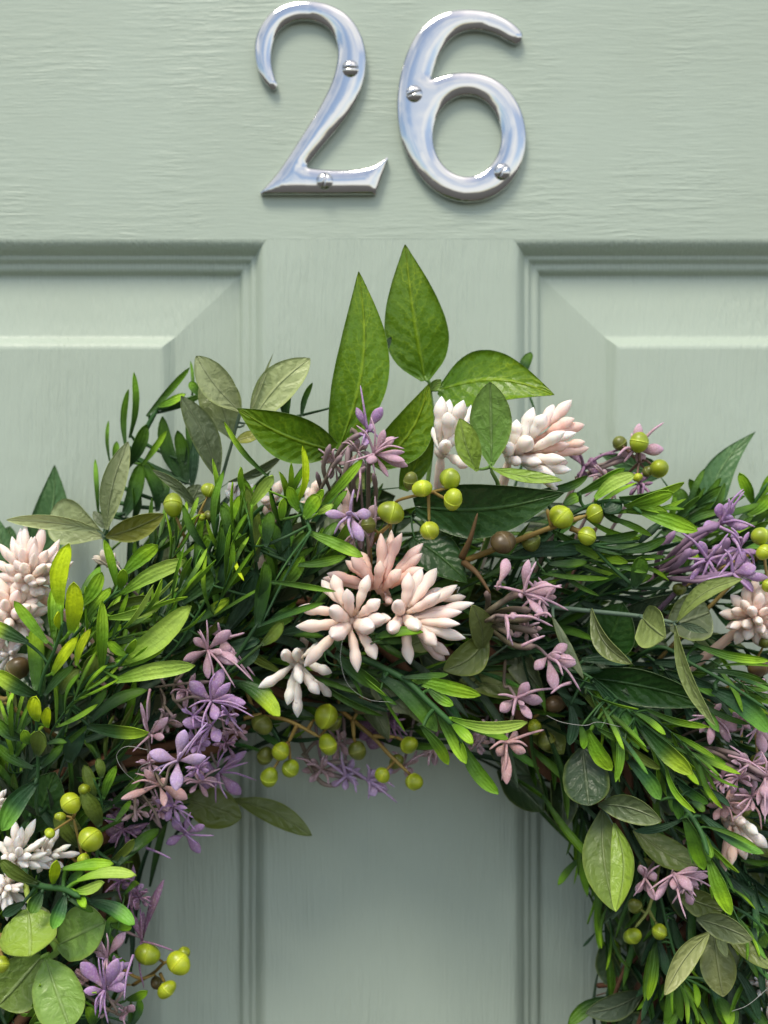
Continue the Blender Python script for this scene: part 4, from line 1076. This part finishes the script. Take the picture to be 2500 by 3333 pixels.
flower('E', 68, (1245, 765), [(1163, 695, 62, 2), (1382, 648, 88, 2), (1428, 845, 96, 3), (1098, 832, 64, 0), (1252, 940, 64, 3), (1330, 780, 50, 6)], [(1240, 585), (1412, 992), (1520, 955), (1290, 1010)], LP, (1050, 960))
flower('E', 70, (1268, 1070), [(1138, 955, 96, 2), (1335, 880, 96, -2), (1385, 958, 66, 5), (1475, 1085, 84, 2), (1300, 1185, 88, 5), (1410, 1040, 60, 0)], [(1522, 1168), (1292, 905), (1480, 1120)], LV, (1040, 1060), [[(930, 990, 56), (1080, 970, 60), (1270, 955, 64)], [(1000, 1000, 56), (960, 920, 56)], [(960, 990, 54), (990, 1080, 56), (940, 1270, 58)], [(1040, 1060, 56), (1110, 1140, 58)], [(900, 1000, 52), (890, 1190, 56)], [(980, 1090, 56), (1040, 1170, 62)]])
flower('E', 66, (1270, 1215), [(1095, 1200, 88, 4), (1320, 1318, 92, 5), (1200, 1330, 40, 0)], [(1110, 1400), (1180, 1400)], LV, (1180, 1110))
flower('E', 74, (1065, 1430), [(895, 1380, 96, 3), (1108, 1245, 96, 2), (1240, 1402, 86, 4), (1058, 1612, 98, 6)], [(915, 1495), (1245, 1200), (1090, 1380)], LW, (960, 1560))
flower('E', 38, (1310, 1500), [(1180, 1440, 90), (1410, 1405, 90), (1445, 1630, 90), (1265, 1590, 80), (1480, 1370, 60), (1200, 1600, 80)], [(1540, 1550), (1350, 1370), (1490, 1440)], LV)
flower('E', 60, (955, 1575), [(865, 1475, 60), (985, 1705, 66, 4), (1125, 1660, 96, 0), (725, 1660, 56), (1010, 1540, 60, 4)], [(1000, 1560), (860, 1600)], LPE, (820, 1600), [[(820, 1590, 54), (810, 1700, 56), (815, 1790, 58)], [(840, 1610, 54), (930, 1740, 54), (960, 1830, 52)], [(820, 1590, 54), (720, 1640, 56)]])
flower('E', 62, (900, 1280), [(845, 1080, 34), (1010, 1170, 60, 2), (985, 1290, 60)], [(885, 1200, 900, 1000), (910, 1330)], LP, (980, 1160))
flower('F', 44, (1110, 395), [(995, 455, 66), (1200, 512, 76), (1225, 345, 56), (1040, 300, 76), (1130, 300, 50)], [(1285, 405), (1150, 410, 860, 170), (1180, 385, 1000, 190), (1030, 545, 880, 480)], LV, (830, 170), [[(830, 180, 44), (900, 270, 46), (970, 360, 46)], [(830, 170, 46), (960, 210, 48), (1060, 250, 46)]])
flower('F', 40, (740, 370), [(635, 385, 90), (700, 285, 90), (885, 320, 80), (785, 505, 60), (640, 280, 70), (660, 450, 60), (850, 380, 60)], [(870, 460), (690, 480), (900, 330)], LD)
flower('F', 40, (720, 240), [(640, 200, 80), (760, 170, 60), (690, 300, 70)], [], LD)
flower('F', 78, (640, 1135), [(755, 985, 78, 2), (585, 1050, 60, -2), (575, 1100, 50, 0)], [(640, 990), (650, 1330)], LP, (640, 1250))
flower('F', 82, (630, 1330), [(485, 1168, 100, 2), (705, 1140, 100, 4), (748, 1225, 66, -2), (500, 1335, 66, 4), (757, 1310, 70, 3), (740, 1160, 70, -4)], [(590, 1500), (615, 1150), (650, 1535), (745, 1395, 800, 1120), (600, 1480)], LV, (650, 1450), [[(650, 1450, 70), (700, 1400, 72), (740, 1340, 72)], [(650, 1460, 68), (600, 1500, 70)], [(660, 1450, 66), (720, 1480, 68), (760, 1430, 70)]])
flower('F', 66, (760, 1470), [(805, 1420, 66, 3), (720, 1510, 50)], [], LP)
flower('F', 50, (500, 1290), [(460, 1205, 50), (530, 1250, 46)], [(520, 1270, 455, 1220)], LPE)
flower('F', 40, (850, 1040), [(990, 665, 66, 0), (860, 860, 50, 0), (800, 880, 50)], [(800, 580, 790, 850), (840, 830), (790, 700, 800, 900)], LD)
flower('F', 40, (780, 740), [(865, 700, 50), (740, 690, 60), (800, 590, 40), (820, 780, 40)], [(760, 860)], LV)
flower('B', 62, (915, 1200), [(848, 1062, 54, 2), (1003, 1062, 80, 2), (960, 1180, 60, 5), (900, 1290, 64, 5)], [(872, 930), (950, 1330, 870, 1220)], LV, (810, 1290), [[(690, 1560, 54), (650, 1420, 58), (690, 1285, 62)], [(620, 1580, 54), (700, 1430, 60), (760, 1350, 64)], [(650, 1520, 52), (760, 1300, 58), (880, 1215, 62)], [(640, 1560, 50), (610, 1450, 54)], [(700, 1560, 56), (780, 1450, 62), (800, 1300, 62)]], sw=34)
flower('B', 74, (955, 1340), [(1015, 1195, 64, 2), (1138, 1330, 44, 4), (1140, 1385, 60, 4), (1158, 1415, 66, 0), (1075, 1240, 70, -3), (930, 1400, 90, 4), (1040, 1480, 40, 0)], [(935, 1120), (1135, 1310), (850, 1630, 870, 1440), (1100, 1240)], LP, (920, 1440), [[(960, 1700, 56), (965, 1560, 62), (950, 1460, 70)], [(860, 1600, 60), (830, 1500, 64), (900, 1420, 70)]], sw=34)
flower('D', 84, (608, 110), [(495, 98, 52, 2), (668, 225, 66, 4), (702, 100, 64, -2), (600, 90, 40, 4)], [(625, -10), (650, 130)], LW, (690, 240), sw=16)
flower('D', 66, (700, 130), [(720, 60, 60), (690, 200, 40)], [(720, 20, 700, 250)], LT, (690, 300), sw=16)
flower('D', 78, (1390, 455), [(1412, 305, 52, 2), (1368, 470, 40, 2), (1478, 560, 52, 4), (1528, 430, 70, 4), (1500, 410, 50, -2)], [(1590, 535), (1562, 432), (1445, 315), (1560, 420, 1480, 500)], LP, (1225, 545), [[(1215, 560, 62), (1290, 500, 70), (1370, 445, 76)], [(1215, 560, 62), (1230, 500, 66), (1222, 450, 70)], [(1215, 570, 62), (1320, 530, 68), (1420, 535, 72)], [(1215, 575, 62), (1260, 580, 74), (1310, 560, 80)], [(1215, 590, 60), (1340, 610, 66), (1450, 632, 70)], [(1215, 590, 62), (1280, 615, 74), (1340, 645, 80)], [(1215, 600, 60), (1340, 690, 70), (1440, 695, 72)], [(1220, 580, 60), (1370, 580, 64), (1430, 560, 66)]], sw=34, stc=((.07, .065, .035), (.13, .11, .065), (.24, .17, .15)))
flower('D', 82, (1310, 562), [(1355, 560, 40, 2), (1290, 420, 60, -8, 1270, 430), (1310, 305, 66, -6, 1275, 420)], [(1520, 607), (1485, 648, 1380, 695), (1515, 565, 1440, 560)], LP, (1225, 580))
flower('D', 72, (1498, 742), [(1438, 802, 58, 2), (1585, 688, 56, 0), (1625, 775, 74, 2), (1532, 895, 66, 4), (1560, 740, 40, 5)], [(1645, 898), (1510, 910, 1600, 860), (1575, 730)], LP, (1420, 690), sw=18)
flower('D', 66, (1355, 930), [(1410, 856, 62, 2), (1283, 990, 62, 2), (1425, 1022, 52, 4), (1475, 945, 66, 0), (1390, 960, 30, 4)], [(1542, 885), (1340, 1010)], LP, (1300, 860), sw=18)
flower('D', 62, (1310, 1130), [(1272, 1190, 56, 0), (1400, 1172, 60, 3), (1312, 1318, 60, 4), (1300, 1250, 40, 0), (1360, 1080, 50, -2)], [(1480, 1072), (1290, 1300)], LPE, (1330, 1040), sw=18)
flower('D', 30, (690, 1300), [(800, 1250, 60), (775, 1345, 56), (720, 1370, 60), (720, 1250, 60)], [(690, 1385), (810, 1330), (560, 1230), (820, 1400)], LW, (420, 1210), [[(390, 1180, 28), (500, 1260, 28), (640, 1305, 30)], [(400, 1200, 28), (480, 1310, 28), (560, 1320, 28)], [(400, 1190, 26), (450, 1130, 24), (520, 1110, 24)], [(480, 1220, 30), (600, 1215, 32)]], sw=24, stc=((.2, .17, .11), (.25, .2, .16), (.3, .24, .24)))
flower('D', 18, (740, 1060), [(640, 1040, 90), (820, 1030, 90), (700, 1160, 90), (800, 1120, 80), (740, 970, 80), (650, 1110, 70)], [], LD)
flower('D', 60, (30, 660), [(70, 630, 66, 2), (-20, 600, 60), (100, 770, 60), (60, 740, 80)], [(180, 830), (170, 850)], LP)
flower('C', 50, (1450, 830), [(1440, 745, 64, 2), (1498, 738, 64, 3), (1570, 845, 60, 5), (1365, 860, 70, 3), (1500, 800, 60, 4)], [(1548, 680), (1552, 690), (1600, 850)], LV, (1170, 1050), [[(1150, 1050, 46), (1180, 950, 52), (1240, 870, 56)], [(1150, 1060, 46), (1260, 990, 54), (1345, 960, 60)], [(1150, 1070, 46), (1300, 1040, 54), (1380, 1020, 56)], [(1160, 1050, 44), (1230, 970, 50), (1330, 880, 54), (1440, 840, 52)], [(1150, 1080, 46), (1300, 1085, 56), (1490, 1070, 62)], [(1340, 960, 52), (1450, 960, 58), (1480, 900, 60)], [(1150, 1060, 48), (1240, 1030, 58), (1310, 950, 64)]], sw=34, stc=((.13, .085, .11), (.22, .14, .2), (.32, .2, .34)))
flower('C', 62, (1500, 1060), [(1605, 1030, 76, 2), (1660, 1080, 50, 0), (1590, 1140, 50), (1560, 960, 60, -2)], [(1535, 930, 1440, 850), (1480, 880, 1380, 1000), (1545, 1000, 1500, 900), (1590, 1145)], LV, (1300, 1090), [[(1200, 1080, 56), (1350, 1095, 60), (1480, 1060, 62)]], sw=26, stc=((.13, .085, .11), (.22, .14, .2), (.32, .2, .34)))
flower('C', 44, (1060, 505), [(1080, 385, 56, 0), (1190, 502, 66, 2), (1000, 530, 60, -2), (1100, 560, 60)], [(1190, 380), (1010, 560)], LP, (790, 650), [[(780, 650, 36), (900, 590, 40), (1030, 540, 42)], [(790, 630, 36), (880, 600, 38), (1000, 600, 40)]], sw=22)
flower('C', 40, (830, 580), [(760, 470, 70), (890, 560, 80), (820, 640, 60), (900, 600, 50)], [(1000, 500), (980, 520)], LD)
flower('G', 60, (1320, 790), [(1280, 750, 70, 2), (1248, 895, 50, 0), (1470, 880, 90, 2), (1305, 968, 60, 3), (1425, 950, 50), (1380, 720, 50)], [(1300, 960), (1440, 940)], LP, (1200, 700))
flower('G', 56, (1560, 640), [(1640, 570, 60), (1630, 700, 60), (1500, 600, 40), (1600, 690, 60)], [(1659, 660)], LP)
flower('G', 62, (1590, 860), [(1640, 1015, 80, 2), (1620, 900, 60), (1659, 940, 60)], [], LP)
flower('G', 66, (1640, 1160), [(1660, 1300, 120, 4), (1640, 1400, 70, 3), (1690, 1200, 90), (1600, 1330, 50)], [(1659, 1150, 1420, 1030), (1640, 1440)], LP, (1240, 990), [[(1235, 985, 52), (1340, 990, 58), (1490, 1030, 66)], [(1235, 990, 50), (1400, 1080, 60), (1620, 1185, 66)], [(1235, 1000, 50), (1350, 1090, 58), (1550, 1210, 60)], [(1230, 1010, 48), (1300, 1130, 54), (1400, 1230, 56)], [(1240, 985, 52), (1440, 1040, 62), (1640, 1150, 68)], [(1220, 1020, 46), (1270, 1150, 50), (1310, 1250, 54)]], sw=34)
flower('H', 58, (1390, 210), [(1335, 310, 56), (1450, 130, 60), (1560, 245, 56), (1400, 300, 60), (1500, 290, 50), (1290, 230, 40)], [(1560, 240), (1620, 370, 1540, 200), (1450, 330)], LPE, (1260, 60))
flower('H', 58, (920, 660), [(868, 752, 56), (995, 640, 76, 2), (980, 792, 56, 3), (890, 580, 60), (930, 740, 46)], [(850, 770), (985, 790)], LP)
flower('H', 64, (1090, 640), [(985, 795, 70, 4), (1205, 742, 84, 6, 1090, 625), (1300, 650, 60, 0), (1205, 820, 60, 0, 1160, 740), (1090, 730, 60, 3), (1240, 600, 50), (1240, 700, 60)], [(1168, 905, 1110, 700), (1335, 722), (1130, 740), (1320, 620)], LP)
flower('A', 52, (650, 1370), [(690, 1290, 50), (610, 1300, 40), (720, 1350, 46), (560, 1310, 60), (610, 1270, 60)], [], ((.4, .38, .2), (.5, .45, .3), (.56, .5, .44)))

def wisp(crop, d, x, y, r, tone, n=6, seed=0, root=None):
    """a loose tuft: slim petals and bent threads"""
    rnd = random.Random(seed)
    a0 = rnd.uniform(0, 6.28)
    pet = [(x + math.cos(a0 + k * 6.28 / n + rnd.uniform(-.3, .3)) * r * rnd.uniform(.6, 1.1), y + math.sin(a0 + k * 6.28 / n + rnd.uniform(-.3, .3)) * r * rnd.uniform(.6, 1.1), r * rnd.uniform(.3, .5), rnd.uniform(-3, 5)) for k in range(n)]
    fil = [(x + rnd.uniform(-1.4, 1.4) * r, y + rnd.uniform(-1.4, 1.4) * r) for _ in range(3)]
    flower(crop, d, (x, y), pet, fil, tone, root, sw=20)


for i, (crop, d, x, y, r, tn) in enumerate([('E', 56, 1120, 1010, 110, LP), ('E', 58, 1180, 1330, 110, LV), ('E', 48, 1190, 1560, 120, LP), ('E', 50, 1040, 1700, 110, LV), ('E', 50, 1360, 1330, 90, LD), ('F', 46, 960, 250, 90, LP), ('F', 48, 820, 260, 100, LT),
        ('E', 46, 1420, 1260, 90, LP), ('E', 52, 1000, 1200, 90, LT), ('D', 40, 1230, 1080, 70, LT), ('D', 58, 1470, 480, 90, LP), ('D', 60, 1400, 620, 80, LT), ('C', 56, 1390, 1000, 110, LV), ('C', 58, 1530, 950, 90, LV), ('C', 44, 930, 640, 80, LT), ('C', 46, 1080, 660, 70, LD),
        ('G', 60, 1480, 820, 110, LP), ('G', 62, 1560, 1080, 120, LP), ('G', 56, 1420, 1300, 110, LT), ('H', 60, 1560, 170, 110, LP), ('H', 52, 1180, 700, 90, LP), ('F', 60, 700, 1220, 100, LV), ('F', 44, 720, 680, 90, LD), ('F', 44, 840, 780, 90, LD), ('B', 58, 860, 1330, 110, LT), ('B', 56, 720, 1400, 100, LT), ('D', 52, 640, 190, 80, LT), ('D', 28, 480, 1250, 90, LT), ('D', 30, 590, 1280, 90, LW), ('D', 26, 560, 1130, 90, LT), ('D', 30, 780, 1030, 90, LD), ('D', 28, 850, 1240, 70, LT), ('D', 30, 980, 1160, 80, LT), ('D', 34, 1180, 1130, 80, LT),
        ('E', 66, 1160, 1160, 90, LV), ('E', 68, 1370, 1150, 80, LV), ('E', 60, 900, 1450, 80, LP), ('E', 62, 1190, 1480, 90, LV), ('G', 64, 1380, 1180, 100, LP), ('H', 62, 1480, 60, 100, LP)]):
    wisp(crop, d, x, y, r, tn, 6, 500 + i)

# ---- berries
BG, BY, BB, BD = ((.25, .32, .014), (.36, .44, .02)), ((.34, .42, .016), (.45, .53, .024)), ((.09, .06, .025), (.12, .08, .03)), ((.13, .15, .02), (.17, .2, .03))
BSTEM = ((.20, .13, .03), (.30, .22, .06))


def berry_profile():
    pr = []
    for i in range(15):
        th = math.pi * i / 14
        r = math.sin(th) * (1.0 + 0.04 * math.cos(th))
        z = (1 - math.cos(th)) / 2
        if i == 7:
            pr += [(z - .05, r * .985), (z - .016, r * .995), (z - .008, r * 1.035), (z + .008, r * 1.035), (z + .016, r * .995), (z + .05, r * .985)]
        else: pr.append((z, max(r, .02)))
    return pr


BPR = berry_profile()


def berry_spray(crop, d, stems, berries, sc=BSTEM, sw=22):
    """stems: paths of (x, y[, d]); berries: (x, y, r, tone[, dz])"""
    g = Geo()
    paths = []
    for i, s in enumerate(stems):
        pts = [Q(crop, q[0], q[1], q[2] if len(q) > 2 else d) for q in s]
        if i == 0:
            rp = ring_point(pts[0], 30)
            g.add(*tube_geo([rp, pts[0]], U(crop, sw, d) * .45, U(crop, sw, d) * .45, sc, 6, 6))
        paths.append(pts)
        g.add(*tube_geo(pts, U(crop, sw, d) * .5, U(crop, sw, d) * .36, sc, 7, 6, bump=.15))
    items = []
    for b in berries:
        x, y, r, tone = b[:4]
        c = Q(crop, x, y, d + (b[4] if len(b) > 4 else random.uniform(0, 5)))
        rad = U(crop, r * .87, d)
        best, near = min((nearest_on(p, c) for p in paths), key=lambda z: z[0])
        if np.linalg.norm(near - c) > rad * .8:
            g.add(*tube_geo([near, (near + c) / 2 + np.array([0, .001, 0]), c], U(crop, sw, d) * .36, U(crop, sw, d) * .3, sc, 6, 4, tip=False))
        items.append((c, rad, tone, norm(c - near)))
    st = g.build('berry_spray', M['stem'], wreath)
    for c, rad, tone, ax in items:
        a = norm(np.array([random.gauss(0, 1), random.gauss(0, .6), random.gauss(0, 1)]))
        cs = [jit(k, .12) for k in tone]
        el = random.uniform(.96, 1.16)
        V, F, UV, C = lathe_geo(c - a * rad * el, c + a * rad * el, rad * random.uniform(.9, 1.0), BPR, (cs[1], cs[0], cs[0], tuple(min(1, k * 1.25 + .01) for k in cs[1]), cs[0], cs[0], cs[1]), seg=18, roll=random.random() * 3, jit=.03, flat=random.uniform(.86, 1.05))
        rel = V - c                                     # no two the same: one end drawn out, a flat, a blush of the brown
        e1, e2 = norm(rng.normal(size=3)), norm(rng.normal(size=3))
        k1 = rel @ e1 / rad
        rel = rel * (1 + random.uniform(.04, .16) * np.clip(k1, 0, 1)[:, None] ** 2 - random.uniform(0, .1) * np.clip(rel @ e2 / rad, 0, 1)[:, None] ** 2 + .03 * np.sin(3 * k1 + random.random() * 6)[:, None])
        bl = np.clip((rel @ e2 / rad) * .9, 0, 1)[:, None] * random.uniform(.0, .4)
        C = C * (1 - bl) + np.array(BD[0]) * 1.2 * bl
        Geo().add(c + rel, F, UV, C).build('berry', M['berry'], st)
    return st


berry_spray('A', 60, [[(1040, 1330, 46), (1110, 1200, 54), (1150, 1150, 58), (1240, 960, 62)], [(1110, 1200), (1050, 1060)]], [(1040, 1005, 76, BG, 2), (1256, 915, 52, BG, 1), (1250, 1068, 38, BD, 1), (1215, 1075, 26, BG, 3)])
berry_spray('B', 84, [[(1060, 1680, 62), (1100, 1620, 72), (1300, 1570, 80), (1400, 1545, 84)], [(1310, 1570), (1400, 1620)], [(1280, 1580), (1285, 1760)]], [(1172, 1502, 60, BD, -3), (1246, 1546, 64, BY, 2), (1410, 1490, 74, BG, 0), (1430, 1612, 72, BY, 3), (1290, 1800, 66, BY, 4)])
berry_spray('D', 78, [[(700, 240, 60), (740, 190, 70), (785, 150, 76)]], [(792, 96, 62, BG, 2), (690, 150, 40, BD, -6)])
berry_spray('C', 66, [[(290, 1005, 58), (480, 930, 62), (690, 850, 66), (840, 800, 68)], [(690, 850), (665, 770)], [(770, 855), (840, 885)]], [(730, 806, 64, BY, 3), (880, 792, 48, BG, 2), (846, 892, 46, BG, 3), (466, 920, 64, BB, 5), (590, 920, 50, BD, -5)], sw=30)
berry_spray('C', 46, [[(1000, 640, 36), (1080, 560, 42), (1110, 550, 46)], [(1080, 560), (1080, 470)], [(1060, 540), (1000, 480)]], [(992, 475, 40, BD, -2), (1080, 466, 50, BG, 2), (1168, 588, 52, BG, 2), (1072, 628, 26, BY, 3), (1120, 600, 30, BD, 0)], ((.12, .07, .05), (.2, .12, .08)), 16)
berry_spray('C', 62, [[(1600, 1000, 40), (1640, 930, 54)]], [(1628, 893, 48, BG, 0), (1642, 962, 40, BY, 3), (1662, 1112, 36, BG, 2), (1260, 1130, 34, BD, -10)])
berry_spray('D', 46, [[(180, 1010, 40), (290, 1020, 44), (370, 1050, 46), (470, 1105, 48)], [(370, 1050), (330, 1130)], [(420, 1070), (440, 1030)], [(130, 1020), (210, 1000)]], [(498, 1010, 62, BY, 4), (530, 1035, 50, BD, -3), (510, 1140, 52, BY, 3), (295, 1168, 46, BY, 2), (340, 1246, 46, BG, 0), (244, 1286, 46, BG, 0), (224, 1190, 46, BD, -3), (210, 1046, 56, BD, 0)])
berry_spray('D', 40, [[(560, 980, 34), (700, 1095, 38), (790, 1190, 40), (870, 1265, 44)], [(710, 1100), (815, 1105)], [(620, 1030), (625, 1110)]], [(875, 1140, 50, BG, 2), (755, 1276, 40, BY, 2), (897, 1307, 47, BY, 4), (815, 1216, 38, BD, -2), (640, 1166, 48, BD, -2), (660, 962, 52, BB, 2)])
berry_spray('D', 44, [[(1400, 960, 36), (1430, 1020, 42)]], [(1440, 1062, 40, BG, 3), (1492, 1122, 48, BD, 0), (1532, 955, 52, BB, 4)])
berry_spray('E', 60, [[(-20, 1050, 40), (40, 1060, 54), (100, 1000, 58)]], [(105, 880, 92, BB, 0)], sw=36)
berry_spray('G', 56, [[(1500, 560, 40), (1560, 540, 54)]], [(1610, 500, 76, BB, 0), (1645, 350, 46, BD, 2), (1600, 1075, 60, BD, 4), (1500, 1000, 40, BD, -6), (1510, 1350, 60, BD, -8)])
berry_spray('F', 66, [[(540, 640, 50), (500, 560, 58), (470, 420, 62), (440, 300, 64)], [(500, 560), (520, 500)]], [(424, 210, 74, BY, 4), (542, 425, 84, BY, 6), (505, 128, 44, BG, -4), (300, 392, 38, BY, 6), (500, 548, 44, BY, 2), (360, 290, 34, BG, -2)])
berry_spray('F', 42, [[(800, 1300, 30), (920, 1230, 38), (985, 1170, 42), (1040, 1160, 44)], [(960, 1230), (990, 1290)], [(700, 1180), (830, 1260), (930, 1240)]], [(885, 1116, 78, BG, 2), (1072, 1172, 80, BY, 4), (1005, 1326, 58, BY, 2), (1105, 1110, 46, BG, -3), (940, 1290, 40, BB, -3)])
berry_spray('F', 84, [[(-40, 1060, 60), (10, 1000, 76), (5, 1110, 82)]], [(10, 1178, 56, BG, 3)], sw=30)
berry_spray('H', 50, [[(1010, 560, 44), (985, 690, 48), (940, 850, 50), (860, 960, 52)], [(940, 850), (985, 925)]], [(862, 828, 52, BD, -3), (848, 1008, 62, BG, 3), (1010, 982, 52, BG, 4), (930, 590, 60, BD, -6)], ((.18, .2, .05), (.22, .26, .06)), 24)

# ---- brown bracts beside the brown berry
g = Geo()
for pth in ([(280, 990, 62), (320, 900, 66), (352, 788, 68)], [(290, 1010, 62), (350, 1060, 68), (410, 1150, 70)]):
    g.add(*tube_geo([Q('C', *p) for p in pth], U('C', 17, 60), U('C', 5, 60), ((.11, .065, .025), (.19, .115, .05)), 6, 6))
g.build('bract', M['stem'], wreath)

# ---- vine ring the sprigs are bound to
for i in range(9):
    ph, tw = i * 0.7, 3 + (i % 3)
    pts = []
    rr = 0.010 + 0.004 * (i % 3)
    for k in range(61):
        a = 2 * math.pi * k / 60
        q = RING_R + rr * math.cos(tw * a + ph) - 0.012 + 0.004 * math.sin(5 * a + i)
        pts.append(RING_C + np.array([math.sin(a) * q, -rr * 0.8 * math.sin(tw * a + ph) + 0.004, math.cos(a) * q]))
    Geo().add(*tube_geo(pts, 0.0022, 0.0018, [jit((.11, .055, .03), .3), jit((.15, .075, .04), .3)], 7, 2, bump=.3, tip=False)).build('vine', M['vine'], wreath)
for pth in ([(640, 1305, 14), (735, 1290, 20), (800, 1190, 26), (880, 1030, 30), (960, 850, 32)], [(870, 1560, 30), (930, 1420, 32), (1030, 1260, 34), (1060, 1100, 34)], [(700, 1540, 20), (760, 1300, 26), (850, 1120, 28)], [(730, 1360, 16), (790, 1240, 24), (900, 1100, 26)],
            [(630, 1365, 14), (680, 1350, 16), (740, 1330, 20)]):
    thin = len(pth) == 3 and pth[0][0] == 630
    Geo().add(*tube_geo([Q('H', *p) for p in pth], U('H', 8 if thin else 30, 25) * .5, U('H', 6 if thin else 22, 25) * .5, ((.13, .06, .035), (.16, .08, .045)), 7, 6, bump=.3)).build('vine', M['vine'], wreath)

# ---- stray fibres of glue and thread
FB = ((.45, .45, .42), (.5, .5, .46))
for crop, pth in (('D', [(575, 655, 96), (565, 760, 92), (600, 870, 88), (690, 935, 84), (800, 948, 80)]), ('E', [(885, 1365, 80), (760, 1345, 78), (700, 1400, 76), (740, 1490, 76), (815, 1555, 72)]),
                  ('E', [(900, 1440, 78), (840, 1470, 76), (820, 1530, 72)]), ('G', [(330, 790, 70), (420, 830, 74), (560, 850, 78), (640, 830, 76), (780, 860, 72)]), ('H', [(1440, 1460, 70), (1540, 1420, 72), (1659, 1320, 70)]),
                  ('D', [(1080, 440, 92), (1100, 430, 92), (1090, 455, 92), (1105, 460, 90)])):
    Geo().add(*tube_geo([Q(crop, *p) for p in pth], 0.00007, 0.00006, FB, 4, 8)).build('stray_fibre', M['fibre'], wreath)


# ---- the mass of foliage behind: too dense to count
def filler(n, seed, spread_r, d_lo, d_hi, kind, mat, tones, lw, name):
    rnd = random.Random(seed)
    g = Geo()
    for i in range(n):
        a = rnd.uniform(-2.35, 2.35)            # the arch in view and beyond it
        rr = rnd.gauss(0, .5) * spread_r
        rr = max(-spread_r, min(spread_r, rr))
        q = abs(rr) / spread_r
        d = d_lo + (d_hi - d_lo) * rnd.random() * math.sqrt(max(.15, 1 - q * q))
        rad = RING_R + rr - 0.002
        er, et = np.array([math.sin(a), 0, math.cos(a)]), np.array([math.cos(a), 0, -math.sin(a)])
        p0 = np.array([RING_C[0], 0, RING_C[2]]) + er * rad + np.array([0, -d * .001, 0])
        ln = rnd.uniform(*lw[:2])
        dr = et * rnd.uniform(.2, 1.0) + er * (rnd.uniform(-.5, .7) + .5 * rr / spread_r) + np.array([0, -rnd.uniform(-.4, .5), 0])
        p1 = p0 + norm(dr) * ln
        if p1[1] > -0.002: p1[1] = -0.002
        r1 = math.hypot(p1[0] - RING_C[0], p1[2] - RING_C[2])
        if r1 < RING_R - 0.044 or r1 > RING_R + 0.056 or p1[1] < -0.066: continue
        st = random.getstate(); random.seed(seed * 7919 + i)
        cols = [jit(c, .2) for c in TONES[rnd.choice(tones)]] if isinstance(tones, str) else [jit(c, .2) for c in rnd.choice(tones)]
        random.setstate(st)
        g.add(*leaf_geo(p0, p1, rnd.uniform(*lw[2:]), kind, cols, roll=rnd.uniform(-1, 1), bend=rnd.uniform(-.06, .12), side=rnd.uniform(-.08, .08), cup=.2, twist=rnd.uniform(-.6, .6), thick=.0005, nu=7, nv=2))
    o = g.build(name, mat, wreath)
    o['kind'] = 'stuff'
    return o


filler(2900, 1, 0.044, 8, 50, 'narrow', M['narrow'], 'kkkdddgbs', (.020, .036, .0016, .0032), 'narrow_leaf_mass')  # both masses keep to dark tones, putting the wreath's inner shade into colour
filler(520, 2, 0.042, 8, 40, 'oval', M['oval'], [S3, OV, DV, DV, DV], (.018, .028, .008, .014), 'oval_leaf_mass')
